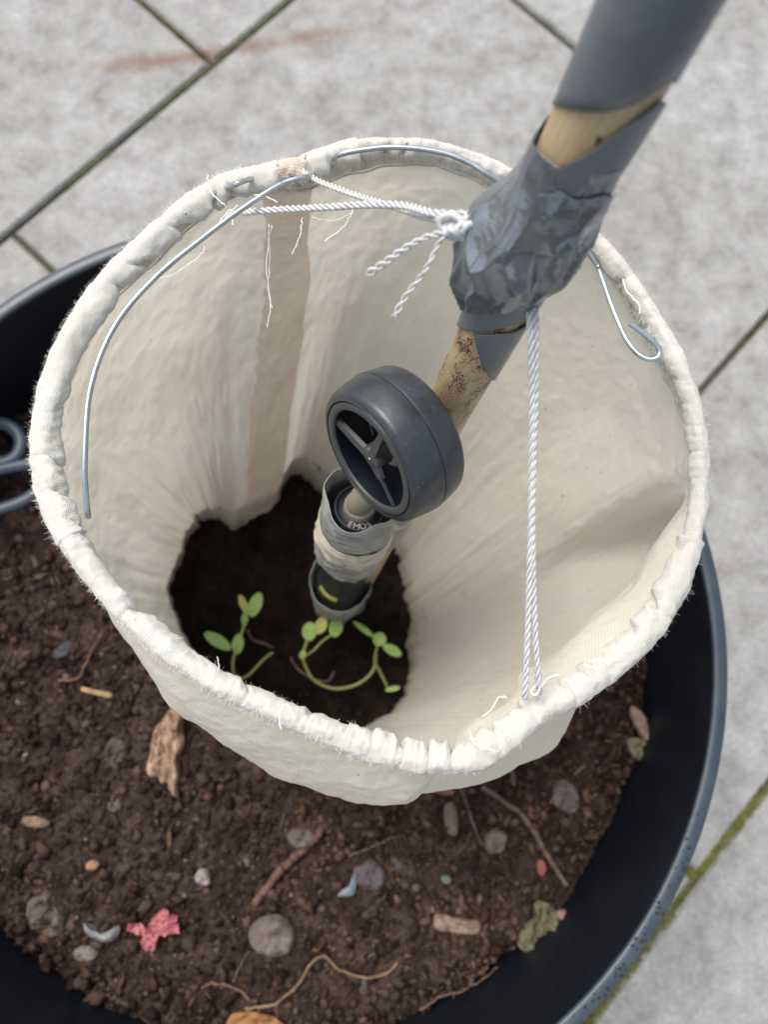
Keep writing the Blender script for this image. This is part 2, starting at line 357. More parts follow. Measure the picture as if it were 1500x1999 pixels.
# ------------------------------------------------------------ the pot
rim_px = [(0, 597), (60, 560), (150, 505), (300, 443), (1382, 1050), (1410, 1150), (1420, 1260), (1412, 1420), (1380, 1600), (1300, 1800), (1230, 1900), (1140, 1999)]
P = np.array([W(*p, D_POT)[:2] for p in rim_px]); sol = np.linalg.lstsq(np.c_[2*P, np.ones(len(P))], (P**2).sum(1), rcond=None)[0]
PC = sol[:2]; PR = math.sqrt(sol[2]+PC@PC); zp = H-D_POT
pot = tag(empty('plant_pot', (PC[0], PC[1], 0)), 'large round black plastic plant pot with sky reflection coloured into its lip, filled with soil', 'pot')
def lathe(prof, n, c, ns=None):
    th = np.arange(n)*2*math.pi/n; pr = np.array(prof)
    V = np.stack([c[0]+pr[None, :, 0]*np.cos(th)[:, None], c[1]+pr[None, :, 0]*np.sin(th)[:, None], c[2]+np.tile(pr[:, 1], (n, 1))], -1)
    return V.reshape(-1, 3), gridfaces(n, len(prof), cu=True)
rl = .0098
V, Fc = lathe([(PR-rl+.0006, -.0015), (PR-rl-.0002, -.006), (PR-rl-.001, -.03), (PR-rl-.004, -.10), (PR-rl-.012, -.20), (PR-rl-.02, -.33), (.001, -.335)], 256, (PC[0], PC[1], zp)); obj('inner_wall', V, Fc, M['pot'], pot)
V, Fc = lathe([(PR-.006, -.028), (PR-.012, -.20), (PR-.03, -.355), (.001, -.355)], 256, (PC[0], PC[1], zp)); obj('outer_wall', V, Fc, M['pot'], pot)
V, Fc = lathe([(PR-rl+.0002, -.003), (PR-rl, -.001), (PR-rl+.0012, 0), (PR-.0016, 0), (PR, -.0012), (PR, -.028), (PR-.006, -.0285)], 256, (PC[0], PC[1], zp)); lip = obj('lip', V, Fc, M['potrim'], pot)
mb = MB()
for _ in range(80):
    a = R(rnd.gauss(-42, 14)); r_ = PR-rnd.uniform(.0015, .0085); s_ = rnd.uniform(.0004, .0012)
    mb.add(IV*np.array([s_*rnd.uniform(.7, 1.6), s_, s_*.5])+np.array([PC[0]+r_*math.cos(a), PC[1]+r_*math.sin(a), zp+.0003]), IF)
for _ in range(110):
    a = rnd.uniform(0, 6.28); r_ = PR-rl-.0024-rnd.uniform(0, .0004); s_ = rnd.uniform(.0002, .0005); zz = -rnd.uniform(.03, .095)
    r_ = PR-rl-.001-.003*((-zz-.03)/.07)
    mb.add(IV*s_+np.array([PC[0]+r_*math.cos(a), PC[1]+r_*math.sin(a), zp+zz]), IF)
tag(mb.build('specks', M['drop'], pot), kind='stuff')
# ------------------------------------------------------------ sleeve control grid
ST = [((575, 335), (515, 1005)), ((700, 300), (575, 942)), ((830, 295), (625, 985)), ((960, 335), (690, 1000)), ((1070, 405), (740, 1035)), ((1180, 492), (768, 1075)),
      ((1268, 610), (776, 1130)), ((1330, 735), (780, 1190)), ((1360, 860), (784, 1250)), ((1362, 980), (788, 1300)), ((1322, 1120), (782, 1345)), ((1250, 1235), (755, 1385)),
      ((1150, 1325), (715, 1412)), ((1040, 1388), (675, 1440)), ((935, 1465), (630, 1450)), ((835, 1475), (585, 1450)), ((735, 1455), (540, 1435)), ((610, 1410), (490, 1405)),
      ((480, 1350), (430, 1350)), ((350, 1275), (388, 1290)), ((232, 1165), (352, 1215)), ((145, 1050), (340, 1150)), ((92, 910), (362, 1085)), ((105, 765), (395, 1040)),
      ((175, 610), (405, 1028)), ((295, 470), (432, 1028)), ((430, 368), (455, 1045))]
NS = len(ST)
ledge = {9: (1335, 985), 10: (1228, 1132), 11: (1122, 1240), 12: (1035, 1312), 13: (985, 1372), 14: (890, 1432)}
outw = {9: (6, 4), 10: (44, 18), 11: (66, 38), 12: (70, 72), 13: (56, 98), 14: (22, 94)}
bulge = {5: .005, 6: .008, 7: .010, 8: .011, 9: .008, 12: .006, 13: .016, 14: .020, 15: .026, 16: .031, 17: .032, 18: .031, 19: .024, 20: .018, 21: .014, 22: .010}
LV = [D_RIM, .365, .42, .50, D_IN+.012]
cen = np.mean([W(*a, D_RIM) for a, b in ST], 0)
CG = np.zeros((NS, 5, 3))
for i, (a, b) in enumerate(ST):
    r0 = W(*a, D_RIM); r1 = W(*b, D_IN); r1 = r1+(ray(*b)/-ray(*b)[2])*.012
    n_ = (r0-cen)[:2]; n_ = n_/np.linalg.norm(n_)
    bl = bulge.get(i, .004)
    for k, (g, bf) in enumerate(((0, 0), (.05, .75), (.20, 1), (.50, .6), (1, 0))):
        q = r0[:2]*(1-g)+r1[:2]*g+n_*bl*bf
        if k == 1 and i in ledge: q = W(*ledge[i], .352)[:2]
        z = H-LV[k]
        if k == 2 and i in ledge:
            lx, ly = ledge[i]; ox, oy = outw[i]; q = W(lx+ox, ly+oy, .43)[:2]
        if k == 1 and i in ledge: z = H-.352
        CG[i, k] = (*q, z)
RIMZ = [0.0012*math.sin(i*1.9)+.001*math.sin(i*.7) for i in range(NS)]
for i in range(NS): CG[i, 0, 2] += RIMZ[i]
NU, NV = 810, 150
SG = catmull(CG, NU, True)                       # NU x 5 x 3
SG = catmull(SG.transpose(1, 0, 2), NV).transpose(1, 0, 2)   # NU x NV x 3
def normals(G, cu=True):
    du = np.roll(G, -1, 0)-np.roll(G, 1, 0); dv = np.gradient(G, axis=1); n = np.cross(du, dv); n /= np.linalg.norm(n, axis=2)[..., None]+1e-12; return n
NR = normals(SG)
ci = SG.mean((0,)); 
if ((SG[0, 60]-SG[:, 60].mean(0))@NR[0, 60]) > 0: NR = -NR       # make them point inwards
for i in range(NU):
    u = i/NU*2*math.pi
    for j in range(NV):
        t = j/(NV-1); cx, cy = math.cos(u), math.sin(u)
        a = .0035*N3(cx*2.6+3, cy*2.6, t*2.2, 2)*min(1, t*5)+(.0024*t*t)*N3(cx*7, cy*7+5, t*1.2, 3)+.0012*N3(cx*8, cy*8, t*9, 3)*min(1, t*6)
        a += .0022*max(0, 1-t*5)*math.sin(3.14*min(1, t*8))*mn.noise(Vector((cx*16, cy*16, 1.7)))     # gathers falling from the hem
        SG[i, j] += NR[i, j]*a
# ---- a soft diagonal fold on the upper left wall
arcU = np.linspace(0, 1.0, NU, endpoint=False)
arcV = np.concatenate([[0], np.cumsum(np.linalg.norm(np.diff(SG.mean(0), axis=0), axis=1))+0])
rimlen = np.linalg.norm(np.diff(np.r_[SG[:, 0], SG[:1, 0]], axis=0), axis=1).sum()
arcv = np.r_[0, np.cumsum(np.linalg.norm(np.diff(SG, axis=1), axis=2).mean(0))]
slv = tag(empty('fabric_sleeve', (*cen[:2], H-D_SOIL)), 'cream muslin sleeve with a gathered hem, standing open in the soil of the pot', 'fabric sleeve')
UVs = np.stack([np.repeat(arcU[:, None]*rimlen, NV, 1), np.repeat(arcv[None], NU, 0)], -1).reshape(-1, 2)
obj('sleeve_wall', SG.reshape(-1, 3), gridfaces(NU, NV, cu=True), M['cloth'], slv, uv=UVs)
# ---- seam strip running down the wall
def surf(u, t):                                  # u in stations, t 0..1 -> point, inward normal
    i = int(round(u/NS*NU)) % NU; f = t*(NV-1); j = min(int(f), NV-2); q = f-j
    return SG[i, j]*(1-q)+SG[i, j+1]*q, NR[i, min(j, NV-1)]
ns_, nt_ = 24, 150; SV = []; SU = []
for j in range(nt_):
    t = .0+j/(nt_-1)*.985
    wl = .34+.25*t+.03*math.sin(t*9)+.05*mn.noise(Vector((t*40, 0, 3))); wr = .24+.22*t+.04*math.sin(t*13+1)
    for i in range(ns_):
        q = i/(ns_-1); u = (-wl+(wl+wr)*q+.02*math.sin(t*30)); p, n = surf(u % NS, t)
        e = min(1, min(q, 1-q)*7)
        a = .0003+.0016*e**.5+.0004*math.sin(j*.85+3*mn.noise(Vector((q*3, t*8, 0))))*e+.0014*N3(q*3, t*14, 2)*e+.0011*mn.noise(Vector((q*2+5, t*60, 1)))*e
        SV.append(p+n*a); SU.append(((u+1)*rimlen/NS, t*.34))
obj('seam', SV, gridfaces(nt_, ns_), M['seam'], slv, uv=SU)
# ---- hem: a gathered tube of cloth around the rim
NH, NQ = 2600, 30
RC = catmull(CG[:, 0], NH, True); T = np.roll(RC, -1, 0)-np.roll(RC, 1, 0); T /= np.linalg.norm(T, axis=1)[:, None]
UPv = np.array([0, 0, 1.0]); INW = np.cross(UPv, T); INW /= np.linalg.norm(INW, axis=1)[:, None]
if (cen-RC[0])@INW[0] < 0: INW = -INW
th = np.arange(NQ)*2*math.pi/NQ
# creases: positions irregular
cr = []; s_ = 0
while s_ < 1:
    st_ = s_*NS
    dense = 1.0 if (st_ > 23 or st_ < 2 or 9 < st_ < 16) else .55
    cr.append((s_, rnd.uniform(.25, 1.0)*(.55+.45*dense), rnd.uniform(.0028, .0065)/rimlen, rnd.uniform(-1.6, 1.6))); s_ += rnd.uniform(.006, .030)/dense/rimlen*(1.1)
HV = np.zeros((NH, NQ, 3)); HU = np.zeros((NH, NQ, 2))
for i in range(NH):
    s = i/NH; stn = s*NS
    wide = 1.0
    if 16.5 < stn < 21: wide = .80
    if 1.0 < stn < 9.5: wide = .64
    rx = .0070*wide; rz = .0066*(.8+.2*wide)
    ic_ = max(q for q in range(len(cr)) if cr[q][0] <= s); c0_ = cr[ic_][0]; c1_ = cr[ic_+1][0] if ic_+1 < len(cr) else 1.0
    ph_ = (s-c0_)/(c1_-c0_); Ln = (c1_-c0_)*rimlen; am = min(.68, Ln*30)*(.45+.55*cr[ic_][1])*(1.0 if stn > 22 or stn < 1.5 or 9 < stn < 16 else .75)
    if ic_ % 5 == 3: ph_ = 1-ph_
    saw = am*((ph_**1.4)*(1 if ph_ < .86 else max(0, (1-ph_)/.14))-.35)
    for k in range(NQ):
        inn = math.cos(th[k]); up_ = math.sin(th[k])    # inn>0 faces the inside
        cre = 0
        for (c, d, wd, sk) in cr:
            ds = (s-c+sk*.0035*up_/rimlen+.5) % 1-.5
            if abs(ds) < 3*wd:
                x = ds/wd; cre += d*(math.exp(-abs(x)*3.4)-.30*math.exp(-((x-1.2)/.5)**2))
        wig = N3(s*60, inn*1.1, up_*1.1, 3)*.13+N3(s*230, inn*1.4+up_*2, up_, 2)*.06*(.5+.5*max(0, inn))
        kf = .05+.85*max(0, inn)**1.3+.16*max(0, up_)
        cr2 = mn.noise(Vector((s*330+up_*1.3*math.sin(s*40), 3.3, .5*inn)))
        rr = (1-.88*cre*kf+wig+.075*cr2*(.6+.7*max(0, inn)))*.96+saw*max(0, inn)**1.2*(1-.3*up_)
        HV[i, k] = RC[i]+INW[i]*(inn*rx*rr-.0012-.0014*(1-wide))+UPv*(up_*rz*rr-.0018)
        HU[i, k] = (s*rimlen+.0012*math.sin(th[k]*2+s*90), (k/NQ)*.052)
hemo = obj('hem', HV.reshape(-1, 3), gridfaces(NH, NQ, cu=True, cv=True), M['hem'], slv, uv=HU.reshape(-1, 2))
k0, k1 = -6, 11; i0 = int(-.32/NS*NH); i1 = int(.28/NS*NH); hn0 = normals(HV); sg_ = 1 if ((HV[0, 0]-HV[0].mean(0))@hn0[0, 0]) > 0 else -1
PV = []; PU = []
for i in range(i0, i1+1):
    for k in range(k0, k1+1):
        e = min(1, 4*min((i-i0)/(i1-i0), (i1-i)/(i1-i0)), 4*min((k-k0)/(k1-k0), (k1-k)/(k1-k0)))
        p = HV[i % NH, k % NQ]; PV.append(p+hn0[i % NH, k % NQ]*sg_*(.0001+.0014*e**.6+.0022*N3(i*.035, k*.35, 3, 3)*e)); PU.append((i/NH*rimlen, k/NQ*.05))
obj('seam_end', PV, gridfaces(i1-i0+1, k1-k0+1, mask=lambda i, k: min(k, k1-k0-k, i/6, (i1-i0-i)/6) > 1.2+1.6*mn.noise(Vector((i*.35, k*.9, 2)))), M['seam2'], slv, uv=PU)
# ---- stitched facing below the hem on the inside, where it shows (upper half)
FV = []; FU = []; nf = 700; zig = []
for i in range(nf):
    u = 24.2+(i/(nf-1))*10.6; uu = u % NS; dd = .085+.02*math.sin(u*2.1)+.012*mn.noise(Vector((u*3, 0, 0)))
    for j in range(6):
        t = .01+dd*j/5; p, n = surf(uu, t); FV.append(p+n*(.0022-.0002*j+.0006*N3(u*5, t*20, 1))); FU.append((u*rimlen/NS, t*.34))
    p, n = surf(uu, .01+dd); p2, n2 = surf(uu, .01+dd+.013)
    zig.append((p+n*.0018)); zig.append((p2+n2*.0016))
obj('hem_facing', FV, gridfaces(nf, 6), M['hem'], slv, uv=FU)
V, Fc, _ = sweep(np.array(zig)[::1], 0.00024, 4, cap=False); obj('zigzag_stitching', V, Fc, M['thread'], slv)
# ---- fuzz: fine fibres standing off the hem
hn = normals(HV); 
hv_c = HV.mean(1, keepdims=True)
if ((HV[0, 0]-hv_c[0, 0])@hn[0, 0]) < 0: hn = -hn
mb = MB()
for _ in range(11000):
    i = rnd.randrange(NH); k = rnd.randrange(NQ)
    if rnd.random() < .5: k = NQ//2+rnd.randrange(-6, 7); i = int(NH*(15.5+rnd.random()*11)/NS) % NH
    p = HV[i, k]; n = hn[i, k]; l = rnd.uniform(.0008, .0028)*(1.7 if rnd.random() < .06 else 1)
    side = np.array([rnd.gauss(0, 1) for _ in range(3)]); side /= np.linalg.norm(side)
    d = n*.8+side*.75; d /= np.linalg.norm(d); q = p; wv = np.cross(d, side); wv = wv/(np.linalg.norm(wv)+1e-9)*.00006
    pts = []
    for m_ in range(4):
        pts += [q-wv*(1-m_*.2), q+wv*(1-m_*.2)]; d = d+np.array([rnd.gauss(0, .45) for _ in range(3)]); d /= np.linalg.norm(d); q = q+d*l/3
    mb.add(pts, [(0, 1, 3, 2), (2, 3, 5, 4), (4, 5, 7, 6)])
tag(mb.build('fibres', M['fuzz'], slv), kind='stuff')
# ---- loose threads
def thread(pts, d, r=.00035, parent=slv, name='loose_thread', m=None, n=60, strands=1):
    if np.isscalar(d): d = [d]*len(pts)
    P_ = catmull(np.array([W(a[0], a[1], z) for a, z in zip(pts, d)]), n)
    wob = np.array([[mn.noise(Vector((i*.21, c*7+pts[0][0], 0)))*.0007 for c in range(3)] for i in range(n)])
    V, Fc, _ = sweep(P_+wob, r, 6); return obj(name, V, Fc, m or M['thread'], parent)
thread([(524, 438), (527, 500), (524, 560), (530, 600)], [.325, .335, .345, .35]); thread([(530, 440), (520, 520), (528, 590), (522, 640)], [.327, .335, .345, .352], .00028)
thread([(590, 425), (586, 460), (570, 498)], .33, .00028); thread([(690, 410), (670, 445), (632, 472)], .32, .0003); thread([(405, 342), (412, 375), (440, 402)], .315, .00028)
thread([(455, 440), (450, 410), (425, 440), (465, 400)], .318, .0003); thread([(497, 380), (520, 385), (542, 395)], .317, .0003); thread([(610, 425), (650, 432), (690, 415)], .335, .00022)
thread([(1217, 545), (1225, 570), (1248, 595), (1250, 612)], .322, .0004); thread([(1045, 1340), (1038, 1350), (1046, 1358), (1055, 1345), (1070, 1325), (1094, 1318)], .317, .0004)
thread([(918, 1428), (922, 1445), (940, 1460), (966, 1466)], .318, .0004); thread([(990, 1362), (975, 1362), (960, 1385), (942, 1400)], .318, .0003)
thread([(575, 1405), (565, 1380), (553, 1378), (545, 1405), (550, 1425)], .318, .0003); thread([(417, 1415), (440, 1423), (480, 1421), (520, 1408)], [.372, .372, .37, .365], .0003)
thread([(424, 1283), (427, 1300), (425, 1312)], .32, .0002); thread([(300, 545), (340, 535), (390, 500), (400, 480)], .322, .00022)
# ------------------------------------------------------------ wires threaded through the hem
def wire(name, pts, ds, label, r=.00125):
    P_ = catmull(np.array([W(a[0], a[1], z) for a, z in zip(pts, ds)]), 160)
    V, Fc, _ = sweep(P_, r, 12); o = obj(name, V, Fc, M['wire']); tag(o, label, 'wire', 'wires threaded through the hem'); return o
wire('wire', [(172, 1010), (168, 975), (165, 900), (176, 760), (222, 640), (300, 545), (400, 462), (482, 402), (550, 360), (600, 345), (618, 338)], [.330, .322, .316, .312, .310, .308, .308, .308, .309, .314, .345],
     'galvanised wire curving along the inside of the hem on the left')
wire('wire', [(430, 372), (458, 361), (476, 354), (520, 340), (590, 328), (640, 318), (662, 303), (710, 293), (775, 288), (860, 298), (915, 318), (960, 346), (1040, 395), (1130, 470), (1168, 520)], [.334, .321, .322, .335, .335, .333, .319, .316, .315, .315, .316, .318, .325, .330, .335], 'galvanised wire arching over the hem behind the bamboo pole')
wire('wire', [(1130, 470), (1160, 505), (1175, 540), (1192, 590), (1210, 635), (1225, 665), (1245, 690), (1268, 702), (1286, 697), (1287, 680), (1268, 660), (1230, 632)],
     [.338, .338, .335, .332, .331, .330, .329, .328, .327, .326, .325, .324], 'dull wire with a hooked end inside the sleeve at right')
# ------------------------------------------------------------ soil outside and inside the sleeve
def hsoil(x, y):
    return .006*N3(x*9, y*9, 1, 3)+.0055*N3(x*38, y*38, 4, 4)+.0022*N3(x*150, y*150, 2, 3)
ix = int(.72*(NV-1)); zs = H-D_SOIL
jz = int(np.argmin(abs(SG[:, :, 2].mean(0)-zs))); FOOT = SG[:, jz, :2]
fc = FOOT.mean(0); fang = np.arctan2(FOOT[:, 1]-fc[1], FOOT[:, 0]-fc[0]); frad = np.hypot(*(FOOT-fc).T); o_ = np.argsort(fang); fang = fang[o_]; frad = frad[o_]
FT = {}
def wallr(x, y, z):
    j = int(np.argmin(abs(SG[:, :, 2].mean(0)-z)))
    if j not in FT:
        q = SG[:, j, :2]-fc; a_ = np.arctan2(q[:, 1], q[:, 0]); o2 = np.argsort(a_); FT[j] = (a_[o2], np.hypot(*q.T)[o2])
    return np.interp(math.atan2(y-fc[1], x-fc[0]), *FT[j], period=2*math.pi)
def inside(x, y, m_=0):
    a = math.atan2(y-fc[1], x-fc[0]); return math.hypot(x-fc[0], y-fc[1]) < np.interp(a, fang, frad, period=2*math.pi)+m_
def soilcol(x, y):
    a = mn.noise(Vector((x*60, y*60, 0)))*.5+.5; b = mn.noise(Vector((x*7, y*7, 5)))*.5+.5
    a = min(1, max(0, (a-.5)*1.8+.5)); base = np.array([.028, .019, .0155])*(1-a)+np.array([.085, .059, .048])*a
    return base*(.85+.3*b)
n = 560; RS = PR-rl-.0035; V = []; C_ = []
gx = np.linspace(-RS, RS, n)
idx = -np.ones((n, n), int); Fc = []
for i in range(n):
    for j in range(n):
        x, y = gx[i], gx[j]; r_ = math.hypot(x, y)
        if r_ < RS+.002:
            X, Y = PC[0]+x, PC[1]+y; edge = max(0, (r_-RS+.03)/.03)
            idx[i, j] = len(V); V.append((X, Y, zs+hsoil(X, Y)-.007*edge**2+.003*edge*mn.noise(Vector((X*30, Y*30, 9))))); C_.append(soilcol(X, Y))
V = np.array(V); inn_ = np.zeros(len(V), bool)
for k in range(len(V)):
    x, y, z_ = V[k]; rr_ = math.hypot(x-fc[0], y-fc[1])
    if rr_ < .14:
        wr_ = wallr(x, y, z_)+.0008
        if rr_ < wr_:
            inn_[k] = rr_ < wr_-.0045; V[k, 0] = fc[0]+(x-fc[0])*wr_/rr_; V[k, 1] = fc[1]+(y-fc[1])*wr_/rr_
for i in range(n-1):
    for j in range(n-1):
        q = (idx[i, j], idx[i+1, j], idx[i+1, j+1], idx[i, j+1])
        if min(q) < 0 or inn_[list(q)].all(): continue
        Fc.append(q)
tag(obj('soil', V, Fc, M['soil'], colr=C_), kind='structure')
zi = H-D_IN; n = 150; V = []; C_ = []
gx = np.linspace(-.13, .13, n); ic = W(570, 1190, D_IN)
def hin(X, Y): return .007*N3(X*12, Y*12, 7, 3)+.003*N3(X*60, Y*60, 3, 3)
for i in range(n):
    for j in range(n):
        X, Y = ic[0]+gx[i], ic[1]+gx[j]; V.append((X, Y, zi+hin(X, Y))); C_.append(soilcol(X, Y)*.24)  # same soil colour as outside, darkened to paint the hole's deep shade
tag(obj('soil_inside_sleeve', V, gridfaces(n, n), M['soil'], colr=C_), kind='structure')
# crumbs
def crumbs(name, num, pick, z, h, smin, smax, mul, label):
    mb = MB()
    for _ in range(num):
        x, y = pick()
        s = smin*(smax/smin)**(rnd.random()**3.4)
        q = np.array([[rnd.uniform(-.3, .3)] for _ in IV]); a = rnd.uniform(0, 6.28); V = IV*(1+q*2)*np.array([s*rnd.uniform(.6, 1.9), s, s*rnd.uniform(.5, .9)])
        ca, sa = math.cos(a), math.sin(a); V = np.c_[V[:, 0]*ca-V[:, 1]*sa, V[:, 0]*sa+V[:, 1]*ca, V[:, 2]]
        t = rnd.random(); t = t**1.6; c = np.array([.030, .020, .016])*(1-t)+np.array([.115, .080, .066])*t
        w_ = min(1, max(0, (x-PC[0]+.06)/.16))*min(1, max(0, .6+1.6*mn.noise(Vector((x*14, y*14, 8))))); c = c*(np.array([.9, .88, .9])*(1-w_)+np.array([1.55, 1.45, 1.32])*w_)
        q_ = rnd.random()
        if q_ < .12: c = c*np.array([1.35, 1.1, .98])
        elif q_ < .18: c = c*np.array([1.6, 1.55, 1.6])
        elif q_ < .30: c = c*.45
        if rnd.random() < .03 and s < .003: c = np.array([.14, .08, .055])
        if rnd.random() < .02 and s < .0015: c = np.array([.26, .22, .19])
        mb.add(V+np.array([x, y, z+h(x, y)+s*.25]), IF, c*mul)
    o = mb.build(name, M['soil']); tag(o, label, 'soil', kind='stuff')
def pick_out():
    while True:
        a = rnd.uniform(0, 6.2832); r_ = (RS-.004)*math.sqrt(rnd.random()); x, y = PC[0]+r_*math.cos(a), PC[1]+r_*math.sin(a)
        if inside(x, y, .007): continue
        px, py, _ = proj((x, y, zs))
        if -60 < px < 1560 and 0 < py < 2080 or rnd.random() < .1: return x, y
def pick_in(): return ic[0]+rnd.uniform(-.1, .1), ic[1]+rnd.uniform(-.11, .11)
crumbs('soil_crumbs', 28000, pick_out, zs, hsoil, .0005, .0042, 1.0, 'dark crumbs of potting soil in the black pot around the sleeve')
mb = MB()
for _ in range(2600):
    x, y = pick_out()
    if x < PC[0]-.02 and rnd.random() < .6: continue
    l = rnd.uniform(.0015, .007)*(1.5 if rnd.random() < .1 else 1); a = rnd.uniform(0, 6.28); wd = rnd.uniform(.00012, .00045); d2 = np.array([math.cos(a), math.sin(a), rnd.uniform(-.25, .25)])
    c0 = np.array([x, y, zs+hsoil(x, y)+rnd.uniform(.001, .0032)]); k_ = rnd.uniform(-.35, .35); p2 = np.array([-d2[1], d2[0], 0])
    Q = np.array([c0+d2*l*(t-.5)+p2*k_*l*(t-.5)**2*3 for t in (0, .33, .66, 1)]); V_, F_, _ = sweep(Q, wd, 5)
    mb.add(V_, F_, np.array(rnd.choice([(.16, .09, .055), (.10, .055, .04), (.24, .16, .10), (.14, .05, .035), (.06, .04, .035), (.30, .22, .15)]))*rnd.uniform(.6, 1.1))
tag(mb.build('plant_fibres', M['soil']), 'fine brown plant fibres and slivers mixed through the surface of the soil', 'plant fibres', kind='stuff')
crumbs('soil_crumbs', 1800, pick_in, zi, hin, .0008, .0035, .24, 'crumbs of soil at the bottom of the sleeve, shade darkened into their colour')  # crumb colours cut down to paint in the shade inside the sleeve
# ---- things lying on the soil
def rock_mesh(name, seed, flat=.6, ang=.25):
    V = IV3.copy(); r_ = np.array([1+ang*N3(*(v*1.3+seed*3.1), 2)+.08*N3(*(v*5+seed), 2) for v in V]); V = V*r_[:, None]*np.array([1, .8, flat])
    me = bpy.data.meshes.new(name); me.from_pydata([tuple(v) for v in V], [], IF3); me.polygons.foreach_set('use_smooth', [True]*len(me.polygons)); return me
protos = [rock_mesh('pebble', k, .45+.1*(k % 3), .3+.08*(k % 3)) for k in range(8)]
for m_ in protos: m_.materials.append(M['pebble'])
def place(o, px, py, s, rz=None, sink=.25, d=None, h=hsoil, z=None):
    p = W(px, py, D_SOIL-.003 if d is None else d); z0 = zs if z is None else z
    o.location = (p[0], p[1], z0+h(p[0], p[1])+(s if np.isscalar(s) else s[2])*(1-sink)*.5)
    o.scale = (s, s, s) if np.isscalar(s) else s
    o.rotation_euler = (rnd.uniform(-.3, .3), rnd.uniform(-.3, .3), rnd.uniform(0, 6.28) if rz is None else rz)
def visible_spot(f):
    while True:
        x, y = pick_out(); px, py, _ = proj((x, y, zs))
        if 0 < px < 1500 and 700 < py < 1999 and f(px, py): return px, py
LM = [('wood chunk', 325, 1470), ('pink shred', 300, 1812), ('largest brown stone', 532, 1828), ('blue grey curved shard', 198, 1818), ('thick reddish twig', 570, 1690), ('pale rectangular bark chip', 892, 1806),
      ('mossy clump', 1050, 1810), ('red petal', 1054, 1692), ('lowest corner of the sleeve', 745, 1590), ('longest twig', 1030, 1610), ('curved pinkish bark chip', 1252, 1415), ('upright grey bark chip', 882, 1600), ('orange pebble', 184, 1687),
      ('yellow straw stub', 187, 1352), ('long pale root', 640, 1900), ('dark grey oblong stone', 127, 1270), ('pale blue shard', 680, 1730), ('orange brown dead leaf', 500, 1990), ('pinkish grey stone', 1110, 1560), ('scissor handles', 30, 930)]
USED = set()
def where(px, py):
    q = min(LM, key=lambda t: (t[1]-px)**2+(t[2]-py)**2); dx, dy = px-q[1], py-q[2]; dd = math.hypot(dx, dy)
    ns = 'above' if dy < 0 else 'below'; ew = 'left of' if dx < 0 else 'right of'
    if abs(dx) > 2.2*abs(dy): w_ = ew
    elif abs(dy) > 2.2*abs(dx): w_ = ns
    else: w_ = ns+' and '+ew
    return ('close ' if dd < 55 else 'some way ' if dd > 110 else '')+w_+' the '+q[0]
PCOL = {'dark brown': (.075, .053, .045), 'dull brown': (.115, .085, .073), 'greyish': (.13, .115, .11), 'tan': (.19, .145, .11), 'rust brown': (.15, .085, .06), 'black': (.035, .032, .034)}
PM = {k: mat(k+' pebble', tuple(x*.75 for x in v), .8, c2=tuple(x*1.2 for x in v), nscale=300, bump=.8, bscale=500) for k, v in PCOL.items()}
def colored(protos_):
    out = {}
    for kind_, m_ in PM.items():
        out[kind_] = []
        for p_ in protos_:
            c_ = p_.copy(); c_.materials.clear(); c_.materials.append(m_); out[kind_].append(c_)
    return out
RK = colored(protos)
tries = 0
for k in range(100):
    while True:
        px, py = visible_spot(lambda a, b: rnd.random() < (.4 if a < 700 and b < 1650 else 1)); s = .0014*(3.6**rnd.random()**1.4); cn_ = rnd.choice(list(PCOL))
        lab = ('tiny ' if s < .0022 else 'small ' if s < .0034 else 'larger ')+cn_+' pebble '+where(px, py)
        if lab not in USED and len(lab.split()) <= 16: break
    USED.add(lab); o = bpy.data.objects.new('pebble', RK[cn_][k % 8]); col.objects.link(o); place(o, px, py, s, sink=.9)
    tag(o, lab, 'pebble', 'small pebbles scattered over the soil')
for k in range(0):
    o = bpy.data.objects.new('pebble', protos[k % 8]); col.objects.link(o)
    px, py = visible_spot(lambda a, b: rnd.random() < (.4 if a < 700 and b < 1650 else 1))
    place(o, px, py, .0014*(3.6**rnd.random()**1.4), sink=.9)
    tag(o, 'small dull pebble among the crumbs of dark soil', 'pebble', 'small pebbles scattered over the soil')
def chip_mesh(seed):
    n1, n2 = 14, 8; V = []
    for i in range(n1):
        for k in range(n2):
            a = k*2*math.pi/n2; t = i/(n1-1)*2-1; e = (1-abs(t)**(6+seed))**.5 if abs(t) < 1 else 0
            e = max(e, .35)
            V.append((t+.08*mn.noise(Vector((k*2.0, seed*3, 0))), .3*math.cos(a)*e*(1+.25*mn.noise(Vector((t*3, k, seed)))), .14*math.sin(a)*e*(1+.3*mn.noise(Vector((t*4, k*2, seed))))))
    F_ = gridfaces(n1, n2, cv=True)+[tuple(range(n2))[::-1], tuple((n1-1)*n2+k for k in range(n2))]
    me = bpy.data.meshes.new('wood_chip'); me.from_pydata(V, [], F_); me.materials.append(M['chip']); return me
cms = [chip_mesh(k) for k in range(6)]
CK = colored(cms)
for k in range(60):
    while True:
        px, py = visible_spot(lambda a, b: rnd.random() < (.3 if a < 700 else 1)); s = .002*(3.0**rnd.random()); cn_ = rnd.choice(['dark brown', 'dull brown', 'tan', 'rust brown'])
        lab = ('tiny ' if s < .0027 else 'small ' if s < .0042 else 'larger ')+cn_+' wood chip '+where(px, py)
        if lab not in USED and len(lab.split()) <= 16: break
    USED.add(lab); o = bpy.data.objects.new('wood_chip', CK[cn_][k % 6]); col.objects.link(o)
    place(o, px, py, (s, s*rnd.uniform(.5, 1.0), s*.8), sink=.0)
    tag(o, lab, 'wood chip', 'small wood chips scattered over the soil')
